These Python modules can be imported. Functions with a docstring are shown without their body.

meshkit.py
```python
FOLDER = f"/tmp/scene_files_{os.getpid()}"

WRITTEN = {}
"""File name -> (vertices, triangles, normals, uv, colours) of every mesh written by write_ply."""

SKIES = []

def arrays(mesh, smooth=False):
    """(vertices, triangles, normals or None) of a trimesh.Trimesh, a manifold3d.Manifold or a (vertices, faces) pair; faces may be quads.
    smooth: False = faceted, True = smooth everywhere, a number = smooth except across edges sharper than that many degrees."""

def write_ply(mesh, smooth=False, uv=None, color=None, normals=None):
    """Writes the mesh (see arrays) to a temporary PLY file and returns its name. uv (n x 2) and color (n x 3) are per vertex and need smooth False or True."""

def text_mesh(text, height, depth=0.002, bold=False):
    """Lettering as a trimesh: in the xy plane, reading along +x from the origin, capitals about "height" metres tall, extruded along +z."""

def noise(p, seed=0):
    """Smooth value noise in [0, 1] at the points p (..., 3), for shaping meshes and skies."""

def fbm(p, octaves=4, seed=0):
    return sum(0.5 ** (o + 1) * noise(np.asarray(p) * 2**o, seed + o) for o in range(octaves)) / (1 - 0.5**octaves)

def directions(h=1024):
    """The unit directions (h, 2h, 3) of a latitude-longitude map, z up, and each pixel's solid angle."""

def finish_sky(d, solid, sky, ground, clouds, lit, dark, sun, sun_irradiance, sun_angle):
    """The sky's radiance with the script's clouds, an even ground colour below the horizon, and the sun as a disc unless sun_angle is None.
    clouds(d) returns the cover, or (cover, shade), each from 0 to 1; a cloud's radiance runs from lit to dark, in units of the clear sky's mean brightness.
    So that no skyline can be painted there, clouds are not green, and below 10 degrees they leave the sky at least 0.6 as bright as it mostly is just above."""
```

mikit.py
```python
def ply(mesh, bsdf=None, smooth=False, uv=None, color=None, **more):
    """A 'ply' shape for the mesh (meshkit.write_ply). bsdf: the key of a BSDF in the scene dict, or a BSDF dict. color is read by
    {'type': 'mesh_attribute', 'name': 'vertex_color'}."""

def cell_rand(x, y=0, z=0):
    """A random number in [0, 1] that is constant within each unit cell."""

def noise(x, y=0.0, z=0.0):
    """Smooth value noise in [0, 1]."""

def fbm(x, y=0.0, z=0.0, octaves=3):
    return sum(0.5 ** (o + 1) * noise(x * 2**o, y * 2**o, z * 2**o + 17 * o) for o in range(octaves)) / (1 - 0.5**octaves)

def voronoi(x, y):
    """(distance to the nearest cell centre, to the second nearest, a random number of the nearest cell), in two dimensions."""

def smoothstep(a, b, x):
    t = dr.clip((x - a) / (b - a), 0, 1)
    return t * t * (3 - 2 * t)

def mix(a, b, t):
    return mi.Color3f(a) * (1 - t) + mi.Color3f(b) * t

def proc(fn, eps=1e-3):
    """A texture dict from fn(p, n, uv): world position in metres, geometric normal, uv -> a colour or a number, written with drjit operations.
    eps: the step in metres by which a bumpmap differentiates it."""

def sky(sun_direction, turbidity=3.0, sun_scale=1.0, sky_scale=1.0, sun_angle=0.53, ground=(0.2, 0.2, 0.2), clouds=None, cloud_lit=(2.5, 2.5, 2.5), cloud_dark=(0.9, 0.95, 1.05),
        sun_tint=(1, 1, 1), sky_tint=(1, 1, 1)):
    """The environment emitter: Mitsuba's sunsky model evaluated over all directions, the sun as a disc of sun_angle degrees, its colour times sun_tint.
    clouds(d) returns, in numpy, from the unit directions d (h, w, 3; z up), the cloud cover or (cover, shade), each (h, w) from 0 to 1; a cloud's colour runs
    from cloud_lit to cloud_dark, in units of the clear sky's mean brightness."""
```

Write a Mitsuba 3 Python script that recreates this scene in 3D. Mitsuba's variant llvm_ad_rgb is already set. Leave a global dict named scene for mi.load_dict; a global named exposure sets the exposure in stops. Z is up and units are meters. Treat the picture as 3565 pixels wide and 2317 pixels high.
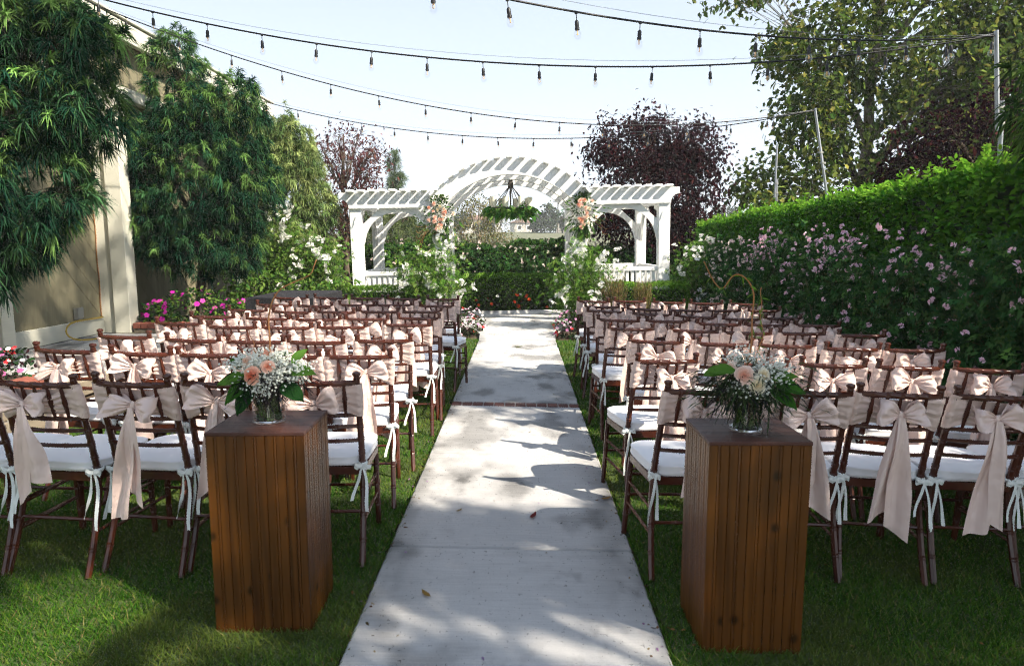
import math, numpy as np, trimesh, manifold3d as m3, mitsuba as mi, drjit as dr, mikit, meshkit
from shapely.geometry import Polygon, LineString
from mikit import proc, noise, fbm, smoothstep, mix, cell_rand

scene, labels = {}, {}
T = mi.ScalarTransform4f
# ---------------------------------------------------------------- camera, sky, exposure
PITCH, YAW, ROLL = math.radians(7.467), math.radians(0.69), 0.0
EYE = np.array([0.0457, 0.0, 1.529])
_f = np.array([-math.sin(YAW) * math.cos(PITCH), math.cos(YAW) * math.cos(PITCH), -math.sin(PITCH)])
scene['camera'] = {'type': 'thinlens', 'fov': 73.74, 'fov_axis': 'x', 'near_clip': 0.05, 'far_clip': 4000.0,
                   'aperture_radius': 0.0022, 'focus_distance': 9.0, 'medium': {'type': 'ref', 'id': 'air'},
                   'to_world': T().look_at(origin=EYE.tolist(), target=(EYE + _f).tolist(), up=[0, 0, 1])}
scene['air'] = {'type': 'homogeneous', 'albedo': {'type': 'rgb', 'value': [0.93, 0.955, 0.98]}, 'sigma_t': 0.0010}
SUN = np.array([1.0, -0.62, 1.02])


def thin_cloud(d):
    z = np.clip(d[..., 2], 0, 1)
    return 0.94 * np.exp(-z * 1.5) + 0.04 * meshkit.fbm(d * [3, 3, 9], 3)


scene['sky'] = mikit.sky(SUN.tolist(), turbidity=4.0, sun_scale=2.0, sky_scale=0.92, clouds=thin_cloud, cloud_lit=(3.3, 3.6, 3.9),
                         cloud_dark=(1.2, 1.25, 1.3), sun_tint=(0.90, 1.0, 1.16), sky_tint=(0.83, 0.995, 1.2), ground=(0.16, 0.17, 0.12))
exposure = 1.95

# ---------------------------------------------------------------- helpers
RNG = np.random.default_rng(7)
_used = {}


def numbered(k):
    n = _used.get(k, 0)
    _used[k] = n + 1
    return k if n == 0 else f'{k}_{n:03d}'


def thing(name, label, cat=None, group=None, kind=None):
    k = numbered(name)
    labels[k] = {'label': label}
    if cat:
        labels[k]['category'] = cat
    if group:
        labels[k]['group'] = group
    if kind:
        labels[k]['kind'] = kind
    return k


def mat4(loc=(0, 0, 0), rz=0.0, ry=0.0, rx=0.0, s=1.0):
    c, q = math.cos(rz), math.sin(rz)
    Z = np.array([[c, -q, 0], [q, c, 0], [0, 0, 1.0]])
    c, q = math.cos(ry), math.sin(ry)
    Y = np.array([[c, 0, q], [0, 1, 0], [-q, 0, c]])
    c, q = math.cos(rx), math.sin(rx)
    X = np.array([[1, 0, 0], [0, c, -q], [0, q, c]])
    m = np.eye(4)
    m[:3, :3] = Z @ Y @ X * s
    m[:3, 3] = loc
    return m


def put(k, shape, M=None, kind=None, label=None):
    scene[k] = shape if M is None else {**shape, 'to_world': T(M)}
    if kind or label:
        labels[k] = {a: b for a, b in (('label', label), ('kind', kind)) if b}
    return k


def part(parent, name, shape, M=None, kind=None, label=None):
    return put(numbered(parent + '__' + name), shape, M, kind, label)


def shp(mesh, mat, smooth=False, color=None):
    return mikit.ply(mesh, mat, smooth=smooth, color=color)


def join(ms):
    V, F, o = [], [], 0
    for v, f in ms:
        V.append(np.asarray(v, float)); F.append(np.asarray(f) + o); o += len(v)
    return np.vstack(V), np.vstack(F)


def arr(t):
    return np.array(t.vertices), np.array(t.faces)


def hull(pts):
    m = m3.Manifold.hull_points(np.asarray(pts, float)).to_mesh()
    return np.array(m.vert_properties[:, :3]), np.array(m.tri_verts)


def box(x0, x1, y0, y1, z0, z1, b=0.004):
    """a box with chamfered edges (44 triangles)"""
    lo, hi = np.array([x0, y0, z0], float), np.array([x1, y1, z1], float)
    b = min(b, 0.45 * (hi - lo).min())
    P = []
    for i in range(8):
        s = np.array([i & 1, i >> 1 & 1, i >> 2 & 1])
        c = np.where(s, hi, lo)
        inn = np.where(s, -b, b)
        for k in range(3):
            d = inn.copy(); d[k] = 0
            P.append(c + d)
    return hull(P)


def tube(path, rad, sides=6, cap=True, flat=1.0):
    p = np.asarray(path, float)
    n = len(p)
    r = np.broadcast_to(np.asarray(rad, float), (n,))
    t = np.gradient(p, axis=0)
    t /= np.linalg.norm(t, axis=1, keepdims=True) + 1e-12
    a = np.array([1.0, 0, 0]) if abs(t[0][0]) < 0.8 else np.array([0, 1.0, 0])
    ang = np.arange(sides) * 2 * math.pi / sides
    V = []
    for i in range(n):
        a = a - t[i] * (a @ t[i]); a /= np.linalg.norm(a)
        b = np.cross(t[i], a)
        V.append(p[i] + r[i] * (np.cos(ang)[:, None] * a + flat * np.sin(ang)[:, None] * b))
    V = np.vstack(V)
    i, j = np.meshgrid(np.arange(n - 1), np.arange(sides), indexing='ij')
    q = np.stack([i * sides + j, i * sides + (j + 1) % sides, (i + 1) * sides + (j + 1) % sides, (i + 1) * sides + j], -1).reshape(-1, 4)
    F = [q[:, [0, 1, 2]], q[:, [0, 2, 3]]]
    if cap:
        k = np.arange(1, sides - 1)
        F += [np.stack([k * 0, k + 1, k], 1), (n - 1) * sides + np.stack([k * 0, k, k + 1], 1)]
    return V, np.vstack(F)


def lathe(prof, n=12, c=(0, 0, 0)):
    pr = np.asarray(prof, float)
    a = np.arange(n) * 2 * math.pi / n
    V = np.stack([pr[:, :1] * np.cos(a), pr[:, :1] * np.sin(a), np.repeat(pr[:, 1:2], n, 1)], -1).reshape(-1, 3) + np.asarray(c)
    i, j = np.meshgrid(np.arange(len(pr) - 1), np.arange(n), indexing='ij')
    q = np.stack([i * n + j, i * n + (j + 1) % n, (i + 1) * n + (j + 1) % n, (i + 1) * n + j], -1).reshape(-1, 4)
    return V, np.vstack([q[:, [0, 1, 2]], q[:, [0, 2, 3]]])


def grid(f, nu, nv):
    """surface from f(u, v) -> (.., 3), u and v in 0..1"""
    u, v = np.meshgrid(np.linspace(0, 1, nu), np.linspace(0, 1, nv), indexing='ij')
    V = np.stack(f(u, v), -1).reshape(-1, 3)
    i, j = np.meshgrid(np.arange(nu - 1), np.arange(nv - 1), indexing='ij')
    a = i * nv + j
    q = np.stack([a, a + nv, a + nv + 1, a + 1], -1).reshape(-1, 4)
    return V, np.vstack([q[:, [0, 1, 2]], q[:, [0, 2, 3]]])


def prism(pts, y0, y1):
    """polygon in x-z, extruded along y"""
    t = trimesh.creation.extrude_polygon(Polygon(pts), y1 - y0, engine='earcut')
    v = np.array(t.vertices)
    return np.stack([v[:, 0], y1 - v[:, 2], v[:, 1]], 1), np.array(t.faces)


def xf(mesh, M):
    v = np.asarray(mesh[0], float)
    return v @ M[:3, :3].T + M[:3, 3], mesh[1]


def unit(v):
    return v / (np.linalg.norm(v, axis=-1, keepdims=True) + 1e-12)


def rsph(n, r=RNG):
    return unit(r.normal(size=(n, 3)))


# leaf templates: along 0..1, across -1..1, lift; faces
BLADE = (np.array([[0, -.35, 0], [0, .35, 0], [.35, -1, 0], [.35, 1, 0], [.7, -.8, 0], [.7, .8, 0], [1, 0, 0]]),
         np.array([[0, 2, 1], [1, 2, 3], [2, 4, 3], [3, 4, 5], [4, 6, 5]]))
BLADE2 = (np.array([[0, -.6, 0], [0, .6, 0], [.5, -1, 0], [.5, 1, 0], [1, 0, 0]]), np.array([[0, 2, 1], [1, 2, 3], [2, 4, 3]]))
OVAL = (np.array([[0, 0, 0], [.3, -.9, .07], [.3, .9, .0], [.68, -.78, .06], [.68, .78, .01], [1, 0, -.04], [.48, 0, 0]]),
        np.array([[0, 1, 2], [1, 3, 2], [2, 3, 4], [3, 5, 4]]))
DIAM = (np.array([[0, 0, 0], [.45, -1, .05], [.45, 1, .05], [1, 0, 0]]), np.array([[0, 1, 3], [0, 3, 2]]))
_ma = [(0, 0), (.0, .9), (.30, .50), (.58, .95), (1.0, 0)]
_mv = [(.3, 0, 0)] + [(a, b, .05 * b) for a, b in _ma] + [(a, -b, .05 * b) for a, b in _ma[-2:0:-1]]
MAPLE = (np.array(_mv, float), np.array([[0, i, i % 8 + 1] for i in range(1, 9)]))
SPRIG = (np.array([[0, 0, 0], [.5, -.18, .02], [.5, .18, .02], [.45, -1, .1], [.9, -.5, 0], [.45, 1, .1], [.9, .5, 0], [1.1, 0, -.05], [.7, -.25, 0], [.7, .25, 0]]),
         np.array([[0, 1, 2], [1, 3, 4], [2, 6, 5], [8, 7, 9], [1, 4, 8], [2, 9, 6]]))


def leafs(pos, d, L, W, tmpl=OVAL, droop=0.3, up=None, r=RNG):
    """one mesh of many leaves: pos and d (n, 3), lengths L, widths W"""
    n = len(pos)
    d = unit(d)
    L = np.broadcast_to(L, (n,))[:, None, None]; W = np.broadcast_to(W, (n,))[:, None, None]
    dp = np.broadcast_to(droop, (n,))[:, None]
    u = np.array([0, 0, 1.0]) + 0.55 * r.normal(size=(n, 3)) if up is None else up
    s = unit(np.cross(d, u)); nn = np.cross(s, d)
    t, f = tmpl
    V = pos[:, None] + d[:, None] * t[None, :, :1] * L + s[:, None] * t[None, :, 1:2] * (W / 2) + nn[:, None] * t[None, :, 2:] * L
    V[:, :, 2] -= dp * t[None, :, 0] ** 2 * L[:, :, 0]
    F = (f[None] + (np.arange(n) * len(t))[:, None, None]).reshape(-1, 3)
    return V.reshape(-1, 3), F


def tints(n, k, cols, w=None, var=0.18, r=RNG):
    """per-vertex colours: a tint per leaf chosen among cols with some variation"""
    cols = np.asarray(cols, float)
    i = r.choice(len(cols), n, p=w)
    c = cols[i] * np.exp(r.normal(size=(n, 1)) * var) * np.exp(r.normal(size=(n, 3)) * 0.06)
    return np.repeat(np.clip(c, 0, 0.95), k, 0)


def blob(n, blobs, lo=0.45, r=RNG):
    """n points in a union of ellipsoids [(c, (rx,ry,rz))], mostly in their outer shells, and the outward directions"""
    B = np.array([[*c, *q] for c, q in blobs], float)
    w = (B[:, 3] * B[:, 4] * B[:, 5]) ** (2 / 3)
    i = r.choice(len(B), n, p=w / w.sum())
    o = rsph(n, r)
    rad = (lo ** 3 + (1 - lo ** 3) * r.random(n)) ** (1 / 3)
    p = B[i, :3] + o * rad[:, None] * B[i, 3:]
    return p, unit(o / B[i, 3:])


def bez(a, b, c, n=6):
    t = np.linspace(0, 1, n)[:, None]
    return (1 - t) ** 2 * a + 2 * t * (1 - t) * b + t * t * c


def branches(base, top, tips, nlimb=9, r0=0.09, r1=0.02, r=RNG, sides=6, twigs=True, twr=0.006, wob=0.05, lowest=0.3):
    """trunk, limbs and twigs out to the tip points"""
    base, top = np.asarray(base, float), np.asarray(top, float)
    n = 9
    t = np.linspace(0, 1, n)[:, None]
    tr = base * (1 - t) + top * t + wob * r.normal(size=(n, 3)) * np.sin(t * 3.1) * [1, 1, 0.2]
    out = [tube(tr, np.linspace(r0, r1, n) * (1 + 0.25 * np.exp(-np.arange(n) * 1.5)), sides + 2)]
    if len(tips) == 0:
        return join(out)
    C = tips[r.choice(len(tips), nlimb, replace=False)]
    for _ in range(3):
        q = np.argmin(((tips[:, None] - C[None]) ** 2).sum(-1), 1)
        C = np.array([tips[q == k].mean(0) if (q == k).any() else C[k] for k in range(nlimb)])
    for k in range(nlimb):
        h = np.clip((C[k][2] - base[2]) / (top[2] - base[2]) - 0.28, lowest, 0.95)
        s = base + (top - base) * h
        mid = (s + C[k]) / 2 + [0, 0, 0.12 * np.linalg.norm(C[k] - s)]
        lp = bez(s, mid, C[k], 6) + wob * 0.5 * r.normal(size=(6, 3)) * [[0], [1], [1], [1], [1], [.3]]
        lr = r1 * 1.6 + (r0 * 0.5 - r1) * (1 - h)
        out.append(tube(lp, np.linspace(lr, lr * 0.3, 6), sides, cap=False))
        if twigs:
            for p in tips[q == k]:
                j = r.integers(2, 6)
                m = (lp[j] + p) / 2 + [0, 0, 0.1 * np.linalg.norm(p - lp[j])] + r.normal(size=3) * 0.04
                out.append(tube(bez(lp[j], m, p, 4), [twr, twr * .8, twr * .6, twr * .3], 3, cap=False))
    return join(out)


def gz(x, y):
    """height of the garden: the lawn falls gently to the right, the terrace beyond rises to it"""
    t = np.clip((np.asarray(y, float) - 10.6) / 3.0, 0, 1); t = t * t * (3 - 2 * t)
    return np.clip(x, -7, 7) * (-0.0169 + 0.034 * t)


# ---------------------------------------------------------------- materials
def rgb(c):
    return {'type': 'rgb', 'value': list(map(float, c))}


def bsdf(name, color, rough=0.6, **kw):
    c = color if isinstance(color, dict) else rgb(color)
    scene[name] = {'type': 'twosided', 'bsdf': {'type': 'principled', 'base_color': c, 'roughness': rough, **kw}}


VC = {'type': 'mesh_attribute', 'name': 'vertex_color'}
scene['leaf'] = {'type': 'principledthin', 'base_color': VC, 'roughness': 0.42, 'diff_trans': 0.7, 'eta': 1.4}
scene['leaf_matte'] = {'type': 'principledthin', 'base_color': VC, 'roughness': 0.7, 'diff_trans': 0.8, 'eta': 1.25}
scene['petal'] = {'type': 'principledthin', 'base_color': VC, 'roughness': 0.7, 'diff_trans': 0.6, 'eta': 1.2}
bsdf('tinted', VC, 0.75)
bsdf('mahogany', proc(lambda p, n, uv: mix((0.022, 0.0050, 0.0030), (0.090, 0.020, 0.007), noise(p.x * 7, p.y * 7, p.z * 5) * 0.7 + 0.3 * noise(p.x * 60, p.y * 60, p.z * 25))), 0.27, specular=0.4, clearcoat=0.6, clearcoat_gloss=0.85)
scene['satin'] = {'type': 'twosided', 'bsdf': {'type': 'bumpmap', 'scale': 1.0,
                  'crease': proc(lambda p, n, uv: 0.0045 * fbm(p.x * 26 + 3 * noise(p.x * 9, p.y * 9, p.z * 9), p.y * 26, p.z * 40, 2) + 0.0012 * noise(p.x * 95, p.y * 95, p.z * 130), 2e-3),
                  'nested': {'type': 'principled', 'base_color': rgb((0.69, 0.535, 0.475)), 'roughness': 0.28, 'sheen': 0.3, 'specular': 0.5}}}
bsdf('cushion_cloth', (0.80, 0.80, 0.81), 0.85, sheen=0.2)
bsdf('ribbon_cloth', (0.74, 0.77, 0.73), 0.7)
bsdf('white_paint', proc(lambda p, n, uv: mix((0.85, 0.85, 0.84), (0.74, 0.74, 0.71), smoothstep(0.45, 0.8, fbm(p.x * 5, p.y * 5, p.z * 1.2, 4)))), 0.42)


def concrete(p, n, uv):
    big = fbm(p.x * 1.4, p.y * 1.4, 3.0, 4)
    broom = noise(p.x * 9 + 3 * noise(p.x * 2, p.y * 2), p.y * 160, 1.0)
    fine = noise(p.x * 260, p.y * 260, 2.0)
    stain = smoothstep(0.52, 0.78, fbm(p.x * 3.1 + 7, p.y * 2.2, 9.0, 4)) * 0.42 + smoothstep(0.3, 0.62, abs(p.x)) * smoothstep(0.45, 0.7, fbm(p.x * 5, p.y * 1.7, 4.0, 3)) * 0.22 + smoothstep(0.5, 0.9, fbm(p.x * 16, p.y * 13, 5.0, 3)) * smoothstep(0.4, .7, noise(p.x * 2.2, p.y * 1.9, 8.0)) * 0.22
    edge = smoothstep(0.42, 0.61, abs(p.x)) * 0.14 * noise(p.x * 12, p.y * 5, 4.0)
    spot = dr.select(noise(p.x * 90, p.y * 90, 11.0) > 0.93, 0.35, 0.0)
    v = 0.82 + 0.32 * (big - 0.5) + 0.10 * (broom - 0.5) + 0.08 * (fine - 0.5) - stain - edge - spot
    return mi.Color3f(0.50, 0.493, 0.483) * dr.maximum(v, 0.2)


bsdf('concrete', proc(concrete), 0.85)
bsdf('soil', proc(lambda p, n, uv: mix((0.018, 0.012, 0.008), (0.075, 0.05, 0.032), fbm(p.x * 22, p.y * 22, p.z * 22, 4))), 0.95)


def ground_col(p, n, uv):
    d = dr.sqrt(p.x * p.x + p.y * p.y)
    a = mix((0.03, 0.021, 0.014), (0.085, 0.058, 0.036), fbm(p.x * 9, p.y * 9, 0.0, 4))
    b = mix((0.105, 0.10, 0.065), (0.06, 0.08, 0.04), fbm(p.x * 0.06, p.y * 0.06, 2.0, 4))
    return mix(a, b, smoothstep(18, 40, d))


bsdf('ground_cover', proc(ground_col), 0.95)
bsdf('turf', proc(lambda p, n, uv: mix((0.022, 0.045, 0.010), (0.075, 0.105, 0.028), fbm(p.x * 14, p.y * 14, 1.0, 4) * 0.6 + 0.4 * noise(p.x * 120, p.y * 120))), 0.95)
bsdf('brick_clay', proc(lambda p, n, uv: mix((0.085, 0.032, 0.026), (0.20, 0.085, 0.068), fbm(p.x * 25, p.y * 25, p.z * 25, 3)) * (1 - 0.35 * cell_rand(p.x * 9.3, p.y * 2.0, p.z * 11.0))), 0.85)
bsdf('brick_red', proc(lambda p, n, uv: mix((0.15, 0.040, 0.028), (0.29, 0.10, 0.065), fbm(p.x * 22, p.y * 22, p.z * 22, 3))), 0.8)
bsdf('mortar', proc(lambda p, n, uv: mix((0.20, 0.18, 0.16), (0.33, 0.30, 0.27), fbm(p.x * 30, p.y * 30, p.z * 30, 3))), 0.95)


def pedwood(p, n, uv):
    hsh = uv.x
    a = dr.select(abs(n.x) > abs(n.y), p.y, p.x) + hsh * 3
    g = noise(a * 85 + 9 * noise(a * 7, p.z * 1.6, hsh * 9), p.z * 2.6 + hsh * 31, hsh * 17)
    g2 = noise(a * 300, p.z * 9, hsh * 7)
    kx, kz = a * 9 + hsh * 5, p.z * 4.4 + hsh * 11
    cx, cz = dr.floor(kx), dr.floor(kz)
    dd = dr.sqrt(dr.square((kx - cx - 0.5) * 1.3) + dr.square((kz - cz - 0.3 - 0.4 * cell_rand(cx, cz, 6.0)) * 2.4))
    kn = dr.select(cell_rand(cx, cz, 2.0) > 0.62, 1 - smoothstep(0.06, 0.30, dd), 0.0)
    c = mix((0.030, 0.0085, 0.0012), (0.125, 0.042, 0.0045), g * 0.6 + g2 * 0.15 + hsh * 0.30)
    blotch = 0.66 + 0.65 * fbm(p.x * 6, p.y * 6, p.z * 3, 3)
    return c * (1 - 0.75 * kn) * blotch


bsdf('stained_pine', proc(pedwood), 0.36, specular=0.3, clearcoat=0.25, clearcoat_gloss=0.8)
bsdf('dark_top_wood', proc(lambda p, n, uv: mix((0.030, 0.013, 0.011), (0.10, 0.043, 0.032), noise(p.x * 4, p.y * 70, 1.0) * 0.6 + 0.4 * fbm(p.x * 8, p.y * 8, 2.0))), 0.42, specular=0.25, clearcoat=0.08)


def plywood(p, n, uv):
    st = noise(p.y * 16, p.z * 0.9, 2.0) * 0.5 + noise(p.y * 3, p.z * 0.5, 5.0) * 0.5
    c = mix((0.165, 0.148, 0.092), (0.25, 0.226, 0.145), st)
    run = smoothstep(0.72, 0.9, noise(p.y * 24, p.z * 0.6, 9.0)) * smoothstep(2.2, 3.6, p.z)
    return c * (1 - 0.45 * run) * (0.92 + 0.16 * noise(p.y * 90, p.z * 9, 1.0))


bsdf('wall_panel', proc(plywood), 0.8)
bsdf('cream_trim', proc(lambda p, n, uv: mix((0.53, 0.52, 0.43), (0.66, 0.65, 0.56), fbm(p.x * 3, p.y * 5, p.z * 2, 3) * 0.8 + 0.2 * noise(p.y * 8, p.x * 60, p.z * 60))), 0.6)
bsdf('block_stone', proc(lambda p, n, uv: mix((0.16, 0.13, 0.095), (0.30, 0.25, 0.18), fbm(p.x * 14, p.y * 14, p.z * 14, 4))), 0.9)
bsdf('bark', proc(lambda p, n, uv: mix((0.05, 0.036, 0.026), (0.17, 0.13, 0.095), fbm(p.x * 22, p.y * 22, p.z * 6, 3))), 0.9)
bsdf('pale_bark', proc(lambda p, n, uv: mix((0.16, 0.13, 0.095), (0.36, 0.32, 0.25), fbm(p.x * 5, p.y * 5, p.z * 3, 3))), 0.85)
bsdf('galvanised', (0.36, 0.38, 0.40), 0.45, metallic=0.6)
bsdf('black_rubber', (0.012, 0.012, 0.014), 0.45)
bsdf('black_cloth', (0.010, 0.010, 0.013), 0.85)
bsdf('hedge_core', (0.018, 0.032, 0.012), 0.95)
bsdf('iron', (0.07, 0.06, 0.05), 0.5, metallic=0.3)
bsdf('wax', (0.80, 0.76, 0.60), 0.6)
bsdf('pearl', (0.75, 0.75, 0.73), 0.25)
bsdf('filament', (0.9, 0.55, 0.2), 0.5)
bsdf('willow', (0.32, 0.13, 0.035), 0.55)
bsdf('yellow_cable', (0.45, 0.29, 0.04), 0.5)
bsdf('grey_metal', (0.34, 0.34, 0.31), 0.5, metallic=0.3)
bsdf('roof_shingle', (0.20, 0.12, 0.09), 0.9)
bsdf('far_wall', (0.58, 0.54, 0.48), 0.8)
scene['thin_glass'] = {'type': 'thindielectric', 'int_ior': 1.5}
# ---------------------------------------------------------------- the setting: ground, lawn, path
def lift(mesh, dz=0.0):
    v = np.array(mesh[0], float)
    v[:, 2] += gz(v[:, 0], v[:, 1]) + dz
    return v, mesh[1]


def sheet(xs, ys, h):
    X, Y = np.meshgrid(xs, ys, indexing='ij')
    n, m = X.shape
    V = np.stack([X, Y, h(X, Y)], -1).reshape(-1, 3)
    i, j = np.meshgrid(np.arange(n - 1), np.arange(m - 1), indexing='ij')
    a = i * m + j
    return V, np.vstack([np.stack([a, a + m, a + m + 1], -1).reshape(-1, 3), np.stack([a, a + m + 1, a + 1], -1).reshape(-1, 3)])


def far_h(X, Y):
    d = np.clip((Y - 24) / 150.0, 0, 1); d = d * d * (3 - 2 * d)
    side = np.clip((np.hypot(X, Y) - 30) / 60, 0, 1)
    base = gz(X, Y) * (1 - np.clip((np.abs(Y) - 16) / 4, 0, 1)) * (1 - np.clip((np.abs(X) - 8) / 3, 0, 1))
    hill = 4.2 * d + side * 1.6 * (meshkit.fbm(np.stack([X / 60, Y / 60, X * 0], -1), 3) - 0.5) + 9 * np.clip((Y - 300) / 900, 0, 1)
    dip = -1.6 * np.clip((Y - 19) / 8, 0, 1) * (1 - d)
    return base + hill + dip - 0.045


xs = np.concatenate([-np.geomspace(480, 9, 20), np.linspace(-8, 8, 41), np.geomspace(9, 480, 20)])
ys = np.concatenate([-np.geomspace(80, 6, 10), np.linspace(-5, 24, 59), np.geomspace(26, 640, 30)])
k = thing('ground', 'bare brown soil and distant dry land around the garden', 'ground', kind='structure')
put(k, shp(sheet(xs, ys, far_h), 'ground_cover', True))
labels[k] = {'label': 'bare brown garden soil and distant dry land', 'category': 'ground', 'kind': 'structure'}
LX, RX, LY0, LY1 = -3.75, 3.05, -1.0, 10.85
for nm, a, b, txt in (('lawn', LX, -0.632, 'mown green lawn on the building side of the path'), ('lawn', 0.632, RX, 'mown green lawn on the rose hedge side of the path')):
    k = numbered(nm)
    put(k, shp(sheet(np.linspace(a, b, 20), np.linspace(LY0, LY1, 40), lambda X, Y: gz(X, Y) + 0.012 * (meshkit.fbm(np.stack([X * 2, Y * 2, X * 0], -1), 3) - 0.5)), 'turf', True))
    labels[k] = {'label': txt, 'category': 'lawn', 'kind': 'structure'}

# the path: slabs, brick band and their joints
pth = 'path'; _used['path'] = 1
labels[pth] = {'label': 'straight concrete aisle path with a brick band leading to the white arbor', 'category': 'path', 'kind': 'structure'}
J = [-1.2, 0.33, 1.8, 3.262, 4.795, 6.285]
J2 = [6.435, 7.962, 9.38, 10.72]
for seq in (J, J2):
    for a, b in zip(seq[:-1], seq[1:]):
        m = trimesh.creation.box((1.22, b - a - 0.011, 0.09))
        v, f = box(-0.61, 0.61, a + 0.0055, b - 0.0055, -0.09, 0.012, 0.009)
        part(pth, 'slab', shp(lift((v, f)), 'concrete', 25))
part(pth, 'joint_bed', shp(lift(box(-0.60, 0.60, -1.2, 10.72, -0.12, -0.004, 0.002)), 'soil'))
nb = 12
for i in range(nb):
    w = 1.22 / nb
    x0 = -0.61 + i * w
    part(pth, 'brick', shp(lift(box(x0 + 0.005, x0 + w - 0.005, 6.297 + 0.004 * RNG.random(), 6.423, -0.06, 0.010 + 0.003 * RNG.random(), 0.006)), 'brick_clay'))
part(pth, 'mortar_bed', shp(lift(box(-0.606, 0.606, 6.290, 6.430, -0.05, 0.005, 0.002)), 'mortar'))
# the terrace under the arbor
pol = Polygon([(-0.61, 10.731), (0.61, 10.731), (0.63, 11.4), (0.78, 12.2), (1.35, 12.95), (1.35, 15.62), (-1.42, 15.55), (-1.42, 12.9), (-0.8, 12.2), (-0.63, 11.4)])
t = trimesh.creation.extrude_polygon(pol, 0.1, engine='earcut').subdivide_to_size(0.5)
k = thing('terrace', 'pale concrete terrace under the white arbor at the end of the path', 'terrace', kind='structure')
put(k, shp(lift((np.array(t.vertices) - [0, 0, 0.088], np.array(t.faces))), 'concrete'))

# soil beds
for nm, a, b, c, d, txt in (('flower_bed', -6.0, -1.46, 10.95, 17.0, 'soil bed under the white roses left of the terrace'), ('flower_bed', 1.40, 6.0, 10.9, 17.0, 'soil bed under the white roses right of the terrace')):
    k = numbered(nm)
    put(k, shp(sheet(np.linspace(a, b, 12), np.linspace(c, d, 14), lambda X, Y: gz(X, Y) + 0.03 * meshkit.fbm(np.stack([X * 5, Y * 5, X * 0], -1), 3)), 'soil', True))
    labels[k] = {'label': txt, 'category': 'flower bed', 'kind': 'structure'}
# dark pavers between the lawn and the rose hedge
k = 'paving_strip'
labels[k] = {'label': 'strip of dark stone pavers along the foot of the rose hedge', 'category': 'paving', 'kind': 'structure'}
for j in range(24):
    y = -0.6 + j * 0.47
    part(k, 'paver', shp(lift(box(RX + 0.01, RX + 0.33, y, y + 0.455, -0.05, 0.02 + 0.006 * RNG.random(), 0.008)), 'block_stone'))

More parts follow.
